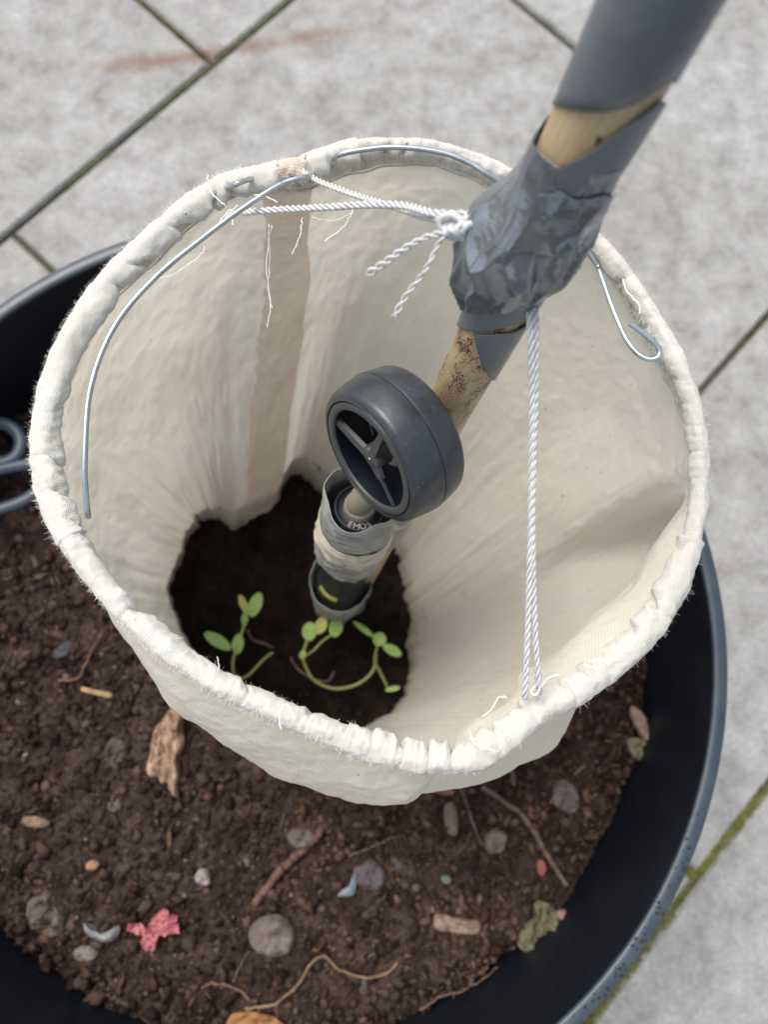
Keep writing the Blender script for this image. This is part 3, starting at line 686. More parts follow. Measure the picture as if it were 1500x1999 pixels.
def rootlet(pts, r, label, m=None, lift=.003, grp=None, cat='root', name='root', taper=.5, d=None, n=60):
    P_ = np.array([W(a, b, D_SOIL-.004) for a, b in pts]); Q = catmull(P_, n)
    for i in range(n):
        Q[i, 2] = zs+hsoil(Q[i, 0], Q[i, 1])+lift+.0012*mn.noise(Vector((i*.17, pts[0][0], 0)))
        Q[i, :2] += np.array([mn.noise(Vector((i*.13, pts[0][1], 1))), mn.noise(Vector((i*.13, pts[0][1], 5)))])*.0009
    rr = r*(1-(1-taper)*np.linspace(0, 1, n))*(1+.18*np.array([mn.noise(Vector((i*.4, pts[0][0], 2))) for i in range(n)]))
    V, Fc, _ = sweep(Q, rr, 8); o = obj(name, V, Fc, m or M['root']); tag(o, label, cat, grp); return o
for k in range(34):
    px, py = visible_spot(lambda a, b: rnd.random() < (.4 if a < 650 else 1)); a = rnd.uniform(0, 6.28); l = rnd.uniform(12, 38); b = a+rnd.uniform(-1.2, 1.2)
    p2 = (px+l*math.cos(a), py+l*math.sin(a)); p3 = (p2[0]+l*math.cos(b), p2[1]+l*math.sin(b))
    q3 = W(*p3, D_SOIL)[:2]
    if math.hypot(*(q3-PC)) > RS-.01 or inside(*q3): continue
    lab = ('short' if l < 25 else 'longer')+' thin root '+where(*p2)
    if lab in USED: continue
    USED.add(lab); rootlet([(px, py), p2, p3], rnd.uniform(.00025, .0007), lab, grp='thin rootlets in the soil')
rootlet([(940, 1535), (985, 1565), (1020, 1592), (1045, 1630), (1065, 1665), (1105, 1727)], .0021, 'longest brown twig, slanting over the soil towards the lower right edge of the pot', m=stone_mat('twig bark', (.13, .085, .06), (.24, .17, .12)), cat='twig', name='twig', taper=.95, lift=.006)
rootlet([(893, 1528), (912, 1570), (925, 1610), (942, 1650)], .0013, 'straight greyish twig just below the lower edge of the sleeve', cat='twig', name='twig', m=stone_mat('grey twig', (.10, .075, .065), (.16, .12, .10)), taper=.8, lift=.005)
rootlet([(500, 1760), (535, 1715), (580, 1672), (612, 1640), (632, 1612)], .0030, 'thick reddish brown twig with a rough end in the middle of the soil', cat='twig', name='twig', m=stone_mat('red twig', (.12, .055, .04), (.20, .10, .07)), taper=1.1, lift=.004)
rootlet([(480, 1966), (530, 1960), (570, 1935), (592, 1905), (608, 1878), (632, 1868), (655, 1885), (700, 1903), (745, 1903), (775, 1880)], .0011, 'long pale root winding along the soil near the bottom of the pot', taper=.8, lift=.006, m=stone_mat('pale root', (.20, .12, .07), (.33, .21, .12)))
rootlet([(395, 1925), (430, 1918), (470, 1935), (500, 1955)], .0011, 'brown root joining the long pale root from the left', taper=.8, lift=.005)
rootlet([(110, 1330), (150, 1325), (175, 1290), (190, 1260), (200, 1235)], .0011, 'curled reddish root on the soil by the left side of the sleeve', lift=.005, m=stone_mat('reddish root', (.18, .085, .05), (.26, .13, .08)))
rootlet([(683, 1668), (720, 1655), (775, 1634)], .0011, 'short orange brown root pointing at the lowest fold of the sleeve', lift=.005, m=M['chip'])
rootlet([(820, 1975), (870, 1945), (930, 1920), (975, 1895)], .0009, 'fine root hugging the lower soil edge', lift=.005)
rootlet([(990, 1470), (997, 1500), (1003, 1530)], .0022, 'stubby root just below the crumpled hem', lift=.004, taper=.8)
def blob(name, outline, th, m, label, cat, lift=.001, seed=0, flat=.5, rough=.12, d=None, up=None, z=None):
    O_ = np.array([W(a, b, D_SOIL-.004 if d is None else d) for a, b in outline]); nO = max(40, len(O_)*4); O_ = catmull(O_, nO, True); c = O_.mean(0)
    V = []; K = 9; zb = (zs+hsoil(c[0], c[1]) if z is None else z)+lift-th*.22
    for side in (1, -1):
        for k in range(K+1):
            q = k/K; hh = (1-q**(2/flat))**.5 if q < 1 else 0
            for i in range(nO):
                p = c+(O_[i]-c)*q; nz = N3(p[0]*120, p[1]*120, seed+side*5, 3)
                V.append((p[0], p[1], zb+side*th*.5*hh*(1+rough*4*nz)+rough*th*nz*(1 if side > 0 else 1)))
    F_ = []
    for sd_ in range(2):
        b0 = sd_*(K+1)*nO
        for k in range(K):
            for i in range(nO):
                a, b_ = b0+k*nO+i, b0+k*nO+(i+1) % nO; q = (a, a+nO, b_+nO, b_); F_.append(q if sd_ == 0 else q[::-1])
    bm = bmesh.new(); vv = [bm.verts.new(v) for v in V]
    for f in F_: bm.faces.new([vv[i] for i in f])
    bmesh.ops.remove_doubles(bm, verts=bm.verts, dist=1e-6); bmesh.ops.recalc_face_normals(bm, faces=bm.faces)
    me = bpy.data.meshes.new(name); bm.to_mesh(me); bm.free(); me.polygons.foreach_set('use_smooth', [True]*len(me.polygons)); me.materials.append(m)
    o = bpy.data.objects.new(name, me); col.objects.link(o); tag(o, label, cat); return o
def ell(cx, cy, a, b, rot=0, n=10, j=.12, seed=1):
    r_ = random.Random(seed*13+cx); return [(cx+(a*math.cos(t)*math.cos(R(rot))-b*math.sin(t)*math.sin(R(rot)))*(1+r_.uniform(-j, j)), cy+(a*math.cos(t)*math.sin(R(rot))+b*math.sin(t)*math.cos(R(rot)))*(1+r_.uniform(-j, j))) for t in [i*2*math.pi/n for i in range(n)]]
wood = bpy.data.materials.new('weathered wood'); wood.use_nodes = True; g = NB(wood); ob = g.coord()
cc = g.ramp(g.noise(g.mapping(ob, (260, 60, 260), (0, 0, .25)), 1, 6, .7), [(.36, (.09, .045, .03)), (.46, (.28, .17, .11)), (.56, (.55, .36, .23)), (.70, (.66, .50, .40))]); g.L.new(cc, g.p.inputs['Base Color']); g.p.inputs['Roughness'].default_value = .8
g.L.new(g.bump(g.noise(g.mapping(ob, (300, 60, 300), (0, 0, .25)), 1, 6, .7), 1, .004), g.p.inputs['Normal'])
blob('wood_chunk', [(300, 1440), (304, 1422), (318, 1405), (338, 1380), (360, 1390), (358, 1420), (362, 1450), (352, 1480), (355, 1510), (350, 1530), (349, 1558), (338, 1545), (334, 1528), (322, 1530), (312, 1518), (296, 1516), (290, 1490), (297, 1465)], .022, wood, 'thick splintered chunk of pale wood tucked against the lower left of the sleeve', 'wood', lift=.007, flat=.22, rough=.07)
blob('straw', [(160, 1341), (185, 1347), (214, 1353), (214, 1363), (185, 1358), (158, 1350)], .003, stone_mat('straw', (.38, .24, .10), (.50, .35, .17)), 'short yellow straw stub on the soil at the left', 'straw', lift=.004)
blob('stone', ell(127, 1270, 27, 13, -32), .008, stone_mat('slate stone', (.05, .052, .055), (.075, .08, .085)), 'dark grey oblong stone at the far left of the soil', 'stone', .003)
blob('stone', ell(532, 1828, 47, 41, 10, 9, .06), .020, stone_mat('brown stone', (.15, .115, .095), (.22, .175, .15)), 'largest round brown stone, low in the middle of the soil', 'stone', .006, flat=.28, rough=.05)
blob('stone', ell(168, 1862, 24, 17, 0), .010, stone_mat('tan stone', (.22, .18, .14), (.30, .26, .21)), 'tan pebble left of the pink shred near the pot wall', 'stone', .004)
blob('stone', [(165, 1800), (180, 1808), (205, 1818), (232, 1806), (236, 1815), (225, 1833), (198, 1836), (172, 1822)], .008, stone_mat('grey shard', (.20, .21, .21), (.32, .33, .33), .4), 'shiny blue grey curved shard left of the pink shred', 'stone', .004)
blob('stone', ell(184, 1687, 13, 10, 0), .007, stone_mat('orange stone', (.38, .20, .12), (.48, .28, .18)), 'small orange pebble on the left of the soil', 'stone', .004)
blob('stone', ell(397, 1714, 15, 18, -30), .009, stone_mat('pink stone', (.32, .25, .25), (.45, .38, .38)), 'pale pink knobbly stone above the pink shred', 'stone', .004)
blob('stone', ell(588, 1637, 28, 20, 0), .012, stone_mat('grey brown stone', (.13, .10, .085), (.19, .15, .13)), 'grey brown stone at the top end of the reddish twig', 'stone', .004)
blob('stone', ell(722, 1712, 36, 30, 20), .014, stone_mat('purple stone', (.10, .08, .08), (.15, .12, .125)), 'purplish stone beside the pale blue shard', 'stone', .004)
blob('shard', [(692, 1705), (698, 1715), (690, 1748), (660, 1750), (668, 1738), (682, 1728)], .004, stone_mat('blue shard', (.20, .24, .26), (.28, .33, .35), .5), 'pale blue triangular shard in the soil', 'shard', .007)
blob('stone', ell(222, 1450+22, 26, 34, 10), .014, stone_mat('dark stone', (.07, .052, .045), (.10, .078, .068)), 'dark brown stone just left of the wood chunk', 'stone', .003)
blob('stone', ell(966, 1640, 22, 26, 10), .012, stone_mat('olive stone', (.16, .12, .09), (.22, .175, .135)), 'flat brown stone between the two twigs', 'stone', .006)
blob('stone', ell(1110, 1560, 30, 34, 0), .015, stone_mat('pinkish stone', (.17, .13, .12), (.25, .19, .175)), 'pinkish grey rounded stone right of the sleeve corner', 'stone', .003)
blob('stone', ell(895, 1412+8, 12, 12, 0), .004, stone_mat('hidden grit', (.1, .08, .07), (.14, .11, .1)), 'small stone beneath the overhanging hem', 'stone', .0)
blob('stone', ell(220, 1572, 16, 18, 0), .010, stone_mat('clay stone', (.12, .085, .07), (.17, .12, .10)), 'round clay brown stone below and left of the wood chunk', 'stone', .003)
blob('wood_piece', ell(65, 1606, 28, 12, 8), .007, stone_mat('tan wood', (.20, .13, .075), (.32, .22, .14)), 'tan wood sliver at the far left edge of the picture', 'wood', .004)
blob('clod', [(60, 1755), (95, 1738), (112, 1762), (128, 1810), (110, 1828), (75, 1818), (55, 1790)], .012, stone_mat('clod', (.11, .085, .065), (.18, .14, .11)), 'pale brown lumpy clod left of the blue grey shard', 'clod', .003, rough=.3)
blob('bark_chip', [(852, 1785), (880, 1789), (915, 1796), (938, 1803), (934, 1824), (905, 1824), (872, 1819), (848, 1812)], .009, stone_mat('pale bark', (.26, .17, .12), (.38, .27, .20)), 'pale rectangular bark chip in the lower right of the soil', 'bark chip', .005, flat=.3)
blob('bark_chip', [(870, 1572), (888, 1568), (896, 1600), (893, 1632), (874, 1628), (868, 1600)], .007, stone_mat('grey bark', (.15, .12, .09), (.22, .175, .135)), 'upright greyish bark chip between the sleeve and the bottom of the pot', 'bark chip', .005, flat=.3)
blob('bark_chip', [(820, 1524), (850, 1520), (885, 1538), (886, 1552), (860, 1552), (832, 1540)], .007, stone_mat('orange bark', (.22, .105, .06), (.33, .17, .10)), 'orange brown bark chip just below the hem corner', 'bark chip', .006, flat=.3)
blob('bark_chip', [(1232, 1380), (1248, 1385), (1264, 1410), (1270, 1445), (1258, 1450), (1244, 1425), (1232, 1400)], .009, stone_mat('pink bark', (.30, .18, .14), (.44, .30, .25)), 'curved pinkish bark chip beside the right wall of the pot', 'bark chip', .006, flat=.35)
blob('dead_leaf', [(1225, 1445), (1245, 1440), (1262, 1452), (1275, 1465), (1268, 1478), (1240, 1482), (1228, 1465)], .003, stone_mat('olive leaf', (.20, .17, .10), (.30, .27, .18)), 'olive crumpled leaf below the curved pinkish bark chip', 'leaf', .007, rough=.6)
blob('moss_clump', [(1044, 1762), (1075, 1765), (1090, 1795), (1070, 1830), (1035, 1860), (1012, 1845), (1020, 1810), (1045, 1790)], .010, stone_mat('dry moss', (.13, .12, .05), (.26, .25, .14), .95), 'pale green mossy clump at the lower right soil edge', 'moss clump', .004, rough=.5)
blob('petal', [(1050, 1675), (1060, 1680), (1063, 1695), (1056, 1708), (1047, 1700), (1046, 1685)], .003, stone_mat('red petal', (.32, .085, .06), (.40, .14, .10)), 'small bright red petal beside the longest twig', 'petal', .007, rough=.4)
blob('glass_bit', ell(871, 1716, 10, 9, 0), .004, stone_mat('teal glass', (.11, .17, .155), (.15, .22, .20), .5), 'tiny teal fragment in the middle right of the soil', 'fragment', .006)
blob('dead_leaf', [(450, 1980), (480, 1972), (520, 1976), (545, 1990), (560, 2010), (450, 2015)], .004, stone_mat('orange leaf', (.36, .16, .05), (.42, .22, .08), .7), 'orange brown dead leaf at the bottom edge of the picture', 'leaf', .008, rough=.5)
blob('wood_piece', [(1165, 1690), (1195, 1672), (1202, 1680), (1185, 1700), (1168, 1703)], .005, stone_mat('ochre wood', (.22, .14, .08), (.34, .24, .15)), 'ochre wood sliver at the right edge of the soil', 'wood', .004)
blob('pebble', ell(1098, 1785, 11, 12, 0), .008, stone_mat('rosy pebble', (.38, .20, .17), (.48, .28, .24)), 'rosy pebble to the right of the mossy clump', 'pebble', .004)
# pink crumpled shred: several crossed crumpled lobes in one mesh
mb = MB(); zc = zs+.006
for (a, b, w0) in (((248, 1808), (292, 1822), 9), ((330, 1780), (290, 1822), 13), ((349, 1812), (300, 1820), 9), ((285, 1858), (300, 1810), 13), ((312, 1798), (345, 1795), 9)):
    p, q = W(*a, D_SOIL-.008), W(*b, D_SOIL-.008); ww = w0/F*D_SOIL; n1, n2 = 26, 14; d_ = (q-p)/np.linalg.norm(q-p); s_ = np.cross(d_, [0, 0, 1]); V = []
    for i in range(n1):
        for j in range(n2):
            t = i/(n1-1); v = j/(n2-1)*2-1; e = .55+.45*math.sin(t*3.0+.3); c = p+(q-p)*t
            x = c+s_*v*ww*e; V.append(x+np.array([.0012*N3(x[0]*400, x[1]*400, a[0], 2), .0012*N3(x[0]*400, x[1]*400, a[1]+9, 2), .0035*N3(x[0]*200, x[1]*200, a[0], 3)]))
    mb.add(V, gridfaces(n1, n2))
tag(mb.build('pink_shred', stone_mat('pink shred', (.42, .06, .08), (.62, .24, .25), .5)), 'crumpled pink and red shred lying on the lower left of the soil', 'shred')
# ------------------------------------------------------------ scissors on the soil, left
sc = tag(empty('scissors', W(40, 930, D_SOIL-.01)), 'grey blue scissor handles sticking out from under the left side of the sleeve', 'scissors')
def loop(pts, r, name='handle'):
    P_ = catmull(np.array([W(*p, D_SOIL-.035) for p in pts]), 90, True); P_ = np.r_[P_, P_[:2]]
    V, Fc, _ = sweep(P_, r, 12, cap=False, flat=.8); return obj(name, V, Fc, M['scissor'], sc)
loop([(-60, 858), (-30, 832), (5, 828), (30, 842), (40, 866), (28, 892), (-5, 904), (-45, 898)], .0052)
loop([(-60, 935), (-20, 921), (30, 911), (75, 906), (95, 930), (65, 965), (25, 986), (-30, 998), (-65, 975)], .0048)
for pts in ([(30, 890), (100, 910), (240, 960)], [(80, 935), (140, 945), (250, 930)]):
    P_ = catmull(np.array([W(*p, D_SOIL-.03) for p in pts]), 20); V, Fc, _ = sweep(P_, .0032, 8, flat=.6); obj('blade', V, Fc, M['steel'], sc)
# ------------------------------------------------------------ bamboo pole
PB = W(676, 1185, D_IN-.004); P1 = WC(897, 757, .335)
# direction so that the pole also passes through the top of the picture
c1 = B.T@(P1-CAM); c0 = B.T@(PB-CAM); d_ = (c1-c0)
AX = (P1-PB)/np.linalg.norm(P1-PB); h1 = np.linalg.norm(P1-PB)
rt = B.T[:, 0] if False else B[:, 0]      # image right in the world
toc = CAM-P1; E2 = toc-AX*(toc@AX); E2 /= np.linalg.norm(E2); E1 = np.cross(AX, E2)
if E1@rt < 0: E1 = -E1
def crad(h): return .0111+.0022*max(-.6, (h-h1)/.14)
def pole(phi, h, r): return PB+AX*h+(E2*math.cos(phi)+E1*math.sin(phi))*r
def pick(px, py, extra=.0008):
    D = ray(px, py); D = D/np.linalg.norm(D); h = h1
    for _ in range(6):
        r = crad(h)+extra; o = CAM-PB; dp = D-AX*(D@AX); op = o-AX*(o@AX)
        a = dp@dp; b = dp@op; c = op@op-r*r; disc = b*b-a*c
        t = (-b-math.sqrt(disc))/a if disc > 0 else -b/a
        P_ = o+D*t; h = P_@AX
    q = P_-AX*h; return math.atan2(q@E1, q@E2), h
hs1, hs2 = pick(880, 800)[1], pick(1010, 560)[1]
CANE_SPOT = (h1-.03, h1+.012, hs2+.02, hs2+.035)
M['cane'] = cane_mat()
bp = tag(empty('bamboo_pole', PB), 'speckled bamboo pole wrapped in grey duct tape, rising out of the sleeve', 'bamboo pole')
nh, np_ = 260, 48; V = []; U = []
HT = h1+.52
for i in range(nh):
    h = -.03+(HT+.03)*i/(nh-1)
    r_ = crad(h)
    for k in range(np_):
        a = k*2*math.pi/np_; V.append(pole(a, h, r_*(1+.01*math.sin(a*2+h*9)))); U.append((abs((a+math.pi) % (2*math.pi)-math.pi)*.012*(1 if a < math.pi else -1)+.05, h))
obj('cane', V, gridfaces(nh, np_, cv=True), M['cane'], bp, uv=U)
def edgefun(px, back=None, extra=.001):
    q = sorted(pick(a, b, extra) for a, b in px); ph = [t[0] for t in q]; hh = [t[1] for t in q]
    return lambda p: float(np.interp(p, ph, hh, period=2*math.pi))
def tape(name, bot, top, rf, m, nphi=160, nh_=40, ph0=-math.pi, ph1=math.pi, closed=True):
    V = []; ok = []
    for i in range(nphi):
        p = ph0+(ph1-ph0)*i/(nphi if closed else nphi-1); b, t = bot(p), top(p); ok.append(t-b > .0004)
        for j in range(nh_):
            v = j/(nh_-1); h = b+(max(t, b+1e-5)-b)*v; V.append(pole(p, h, rf(p, h, v)))
    F_ = gridfaces(nphi, nh_, cu=closed, mask=lambda i, j: ok[i] or ok[(i+1) % nphi]); o = obj(name, V, F_, m, bp)
    s = o.modifiers.new('thick', 'SOLIDIFY'); s.thickness = .0002; s.offset = 1; return o
top_wrap = edgefun([(1076, 203), (1120, 215), (1180, 219), (1240, 203), (1308, 158)])
low_bare = edgefun([(1043, 292), (1062, 312), (1095, 326), (1150, 298), (1220, 250), (1290, 195)])
tape('upper_tape', top_wrap, lambda p: HT-.01, lambda p, h, v: crad(h)+.0009+.0002*math.sin(h*70+p), M['tape'], nh_=90)
bt = edgefun([(1030, 258), (1046, 300), (1075, 330), (1110, 345), (1160, 356), (1210, 348)], extra=.004)
bb = edgefun([(903, 596), (930, 612), (975, 616), (1020, 612), (1062, 596)], extra=.003)
def ridge(x, y, z, w=2.6):
    return max(0, 1-abs(mn.noise(Vector((x, y, z))))*w)**1.6
def b_rad(p, h, v):
    c = crad(h); left = max(0, math.cos(p+1.1)); q = .0018+.0020*left
    cp, sp2 = math.cos(p), math.sin(p)
    big = mn.noise(Vector((cp*1.4, sp2*1.4, h*30)))
    low = math.exp(-((v-.30)/.28)**2)
    cr1 = ridge(cp*1.3+h*9, sp2*1.3+3, h*26); cr2 = ridge(cp*2.6, sp2*2.6+h*20, h*48+7, 3.4)
    r_ = c+q*(.25+.75*min(1, (1-v)/.25))+.0012*big+low*(.0046*max(0, math.cos(p+.8))+.0042*cr1+.0016*cr2)+(1-low)*(.0007*cr1+.0003*cr2)
    r_ += .0045*math.exp(-((v-.56)/.13)**2)*max(0, math.cos(p+1.45))**3     # lump where the cord goes in
    r_ += .0009*left**2*math.exp(-((v-1)/.10)**2)
    r_ -= .0020*math.exp(-(v/.10)**2)
    return max(r_, c+.0013)
tape('tape_bundle', bb, bt, b_rad, M['tapecr'], nphi=360, nh_=220)
# second layer: the upper band over the bundle
tape('middle_tape', lambda p: bt(p)-.012, low_bare, lambda p, h, v: crad(h)+.0013+.0003*math.sin(p*3+h*90), M['tape'], nh_=30)
b2t = edgefun([(925, 560), (970, 420), (1020, 380), (1090, 385), (1130, 402), (1190, 392)], extra=.005)
tape('outer_strip', lambda p: b2t(p)-.0005*0-.022, lambda p: b2t(p), lambda p, h, v: b_rad(p, h, max(0, min(1, (h-bb(p))/(bt(p)-bb(p)))))+.0006+.0004*v, M['tapecr'], nphi=240, nh_=40, ph0=-.35, ph1=1.55, closed=False)
e3 = edgefun([(893, 634), (925, 648), (975, 641), (1030, 622)])
tape('lower_tape', e3, lambda p: bb(p)+.008, lambda p, h, v: crad(h)+.0011+.0009*max(0, math.cos(p+.7))*v, M['tape'], nh_=30)
e4t = edgefun([(926, 652), (975, 652), (1030, 634), (1060, 620)]); q4 = sorted(pick(a, b) for a, b in [(926, 652), (935, 690), (946, 718), (960, 742), (975, 745)])
def e4b(p):
    if p < q4[0][0]: return e4t(p)+.01
    return float(np.interp(p, [t[0] for t in q4]+[2.5], [t[1] for t in q4]+[q4[-1][1]+.012]))
tape('lowest_tape', e4b, e4t, lambda p, h, v: crad(h)+.0010, M['tape'], nphi=200, nh_=24)
# ------------------------------------------------------------ cords
def rope(P_, r, pitch, strands=3, frac=.52, m=None, name='strand', parent=None, ns=8, fray=0):
    P_ = np.array(P_); L_ = np.r_[0, np.cumsum(np.linalg.norm(np.diff(P_, axis=0), axis=1))]
    n = max(30, int(L_[-1]/pitch*14)); s = np.linspace(0, L_[-1], n); Q = np.stack([np.interp(s, L_, P_[:, c]) for c in range(3)], -1)
    _, _, (T, N, Bn) = sweep(Q, r, 4); mb = MB()
    for k in range(strands):
        a = s/pitch*2*math.pi+k*2*math.pi/strands; rr = r*(.62)*(1+fray*np.linspace(0, 1, n)**2)
        C = Q+(np.cos(a)*rr)[:, None]*N+(np.sin(a)*rr)[:, None]*Bn
        rad = np.full(n, r*(.50 if strands == 3 else .5)); rad[:2] *= .7; rad[-4:] *= np.array([.9, .75, .5, .25])
        V, F_, _ = sweep(C, rad, ns); mb.add(V, F_)
    return mb.build(name, m or M['cord'], parent)
def cpath(pts, n=80): return catmull(np.array([W(a, b, z) for a, b, z in pts]), n)
kd = proj(pole(-1.2, pick(960, 440)[1], .012))[2]; kd = H-pole(-1.2, pick(960, 440)[1], .014)[2]
lc = tag(empty('cord', W(895, 440, kd)), 'white twisted cord knotted beside the tape bundle, tying the upper left hem to the pole', 'cord')
lerp = lambda a, b, t: a+(b-a)*t
rope(cpath([(592, 335, .322), (625, 355, .312), (700, 383, lerp(.318, kd, .3)), (775, 405, lerp(.318, kd, .55)), (830, 424, lerp(.318, kd, .75)), (880, 428, kd), (940, 432, kd)]), .00135, .0105, parent=lc)
rope(cpath([(470, 415, .322), (500, 413, .314), (560, 409, lerp(.318, kd, .15)), (640, 405, lerp(.318, kd, .35)), (720, 400, lerp(.318, kd, .53)), (790, 402, lerp(.318, kd, .7)), (850, 417, lerp(.318, kd, .9)), (935, 420, kd-.002)]), .00150, .0115, parent=lc)
rope(cpath([(868, 455, kd), (835, 463, kd+.002), (790, 486, kd+.004), (750, 515, kd+.008), (716, 538, kd+.01)]), .00115, .0075, strands=2, name='frayed_end', parent=lc, fray=.7)
rope(cpath([(868, 458, kd), (852, 485, kd+.003), (838, 515, kd+.004), (815, 550, kd+.008), (795, 575, kd+.01), (768, 622, kd+.013)]), .00085, .0085, strands=2, name='frayed_end', parent=lc, fray=.9)
# knot: overlapping turns
mbk = MB(); kc = W(893, 443, kd-.001)
Xi = rt; Yi = B[:, 1]; Zi = B[:, 2]
for k in range(5):
    a0 = k*.9; tt = np.linspace(0, 2*math.pi, 60); rx, ry = .0050-.0007*k, .0026-.0004*k
    ct, st2 = math.cos(-.5+a0*.35), math.sin(-.5+a0*.35)
    Q = np.array([kc+Xi*(ct*rx*math.cos(t)*.9-st2*ry*math.sin(t)+.0012*(k-1.5))+Yi*(st2*rx*math.cos(t)+ct*ry*math.sin(t)-.0007*k)+Zi*(.0022*math.sin(t+a0*2)+.0007*k) for t in tt])
    s = np.linspace(0, 1, 60); _, _, (T, N, Bn) = sweep(Q, .001, 4)
    for j in range(3):
        a = s*2*math.pi*7+j*2.094; C = Q+(np.cos(a)*.00062)[:, None]*N+(np.sin(a)*.00062)[:, None]*Bn; V, F_, _ = sweep(C, .00072, 7); mbk.add(V, F_)
mbk.build('knot', M['cord'], lc)
rc = tag(empty('cord', W(1040, 1340, .318)), 'doubled white twisted cord hanging from the tape bundle down to the lower right hem', 'cord')
hk = H-pole(.9, pick(1030, 600)[1], .012)[2]
rope(cpath([(1030, 560, hk+.004), (1036, 640, hk+.003), (1040, 780, lerp(hk, .318, .25)), (1038, 900, lerp(hk, .318, .42)), (1036, 1050, lerp(hk, .318, .62)), (1032, 1200, lerp(hk, .318, .82)), (1026, 1345, .318), (1024, 1362, .324)]), .0013, .0115, parent=rc)
rope(cpath([(1042, 560, hk+.004), (1047, 640, hk+.003), (1046, 780, lerp(hk, .318, .25)), (1042, 900, lerp(hk, .318, .42)), (1040, 1050, lerp(hk, .318, .62)), (1044, 1200, lerp(hk, .318, .82)), (1052, 1335, .317), (1056, 1352, .323)]), .0013, .0115, parent=rc)
# ------------------------------------------------------------ sensor taped to the pole
SA = WC(708, 968, .395); SB = WC(652, 1190, .600); sax = (SA-SB); SL = np.linalg.norm(sax); sax /= SL
sn = tag(empty('soil_sensor', SB), 'dark cylindrical sensor in flared duct tape collars at the foot of the pole', 'sensor')
q = CAM-SA; S2 = q-sax*(q@sax); S2 /= np.linalg.norm(S2); S1 = np.cross(sax, S2)
if S1@rt < 0: S1 = -S1
def sp_(a, h, r): return SB+sax*h+(S2*math.cos(a)+S1*math.sin(a))*r
def turned(name, prof, m, parent, n=64, shape=None, thick=0):
    V = [sp_(k*2*math.pi/n, h, r_*(1 if shape is None else shape(k*2*math.pi/n, h))) for k in range(n) for (r_, h) in prof]
    o = obj(name, V, gridfaces(n, len(prof), cu=True), m, parent)
    if thick: s = o.modifiers.new('t', 'SOLIDIFY'); s.thickness = thick; s.offset = 1
    return o
turned('body', [(.0001, -.02), (.0150, -.02), (.0150, SL-.045), (.0150, SL-.020), (.0145, SL-.018), (.0001, SL-.018)], M['black'], sn)
turned('ring', [(.0128, SL-.0178), (.0130, SL-.0160), (.0136, SL-.0155), (.0142, SL-.0162), (.0143, SL-.0178)], M['wheel'], sn)
turned('cap', [(.0001, SL-.0110), (.0078, SL-.0112), (.0088, SL-.0125), (.0090, SL-.0178)], M['capmetal'], sn)
def pinch(a, h):
    v = max(0, (h-(SL-.03))/.03); u_ = 1+.08*math.cos(4*a+.9)*v+.06*math.cos(2*a+.6)*v; return u_+.02*mn.noise(Vector((a*1.2, h*80, 0)))
hu0 = SL-.083
def towp(a, h): return 1
def pole_hull(name, h0, h1_, r0, r1, m, nh_=30, lip=None, thick=.0005, reach=1.0):
    nh_ *= 2
    # a collar pulled round sensor and pole together: wider on the pole side low down
    n = 160; V = []
    for k in range(n):
        a = k*2*math.pi/n
        for j in range(nh_):
            v = j/(nh_-1); h = h0+(h1_-h0)*v; r_ = r0+(r1-r0)*v
            base = SB+sax*h; hp = (base-PB)@AX; pc = PB+AX*hp; d = pc-base; d = d-sax*(d@sax); dl = np.linalg.norm(d); u = d/(dl+1e-9)
            dirv = S2*math.cos(a)+S1*math.sin(a); c_ = dirv@u; rp = crad(hp)+.0016
            ext = 0
            D_ = dl*dl*(c_*c_-1)+rp*rp
            if D_ > 0 and c_ > 0: ext = dl*c_+math.sqrt(D_)
            rr = r_*(pinch(a, h))
            f = (1-v**3)*reach
            if ext > rr: rr = rr+(ext-rr)*f
            rr += .0016*ridge(math.cos(a)*1.6, math.sin(a)*1.6+h*30, h*55+h0*99)*(1-.5*v)+.0003*math.sin(h*900+3*mn.noise(Vector((a, h*60, 3))))+.0007*N3(a*1.5, h*70, 4, 2)
            if lip: rr += lip(a, v)
            V.append(base+dirv*rr)
    o = obj(name, V, gridfaces(n, nh_, cu=True), m, sn); s = o.modifiers.new('t', 'SOLIDIFY'); s.thickness = thick; s.offset = 1; return o
pole_hull('upper_collar', hu0, SL, .0205, .0198, M['tapeold'], 50)
pole_hull('cream_band', SL-.058, SL-.036, .0213, .0211, M['tapeband'], 14, reach=1.0)
pole_hull('lower_collar', .004, .080, .0135, .0225, M['tapeold'], 40, lip=lambda a, v: .0015*v*math.cos(2*a))
turned('plug', [(.0153, hu0-.010), (.0160, hu0-.009), (.0160, hu0-.005), (.0153, hu0-.004)], M['black'], sn)
V = [sp_(a, hu0+dh, .0163) for a in np.linspace(-.75, .15, 16) for dh in (-.012, -.0075)]
turned('shoulder', [(.0151, .086), (.0168, .080), (.0182, .070), (.0186, .055)], M['wheel'], sn)
V = [sp_(a, h_, r_) for a in np.linspace(-.95, .05, 16) for (h_, r_) in ((.0835, .0163), (.0775, .0180))]
o = obj('yellow_mark', V, gridfaces(16, 2), M['yellow'], sn); s = o.modifiers.new('t', 'SOLIDIFY'); s.thickness = .001; s.offset = 1
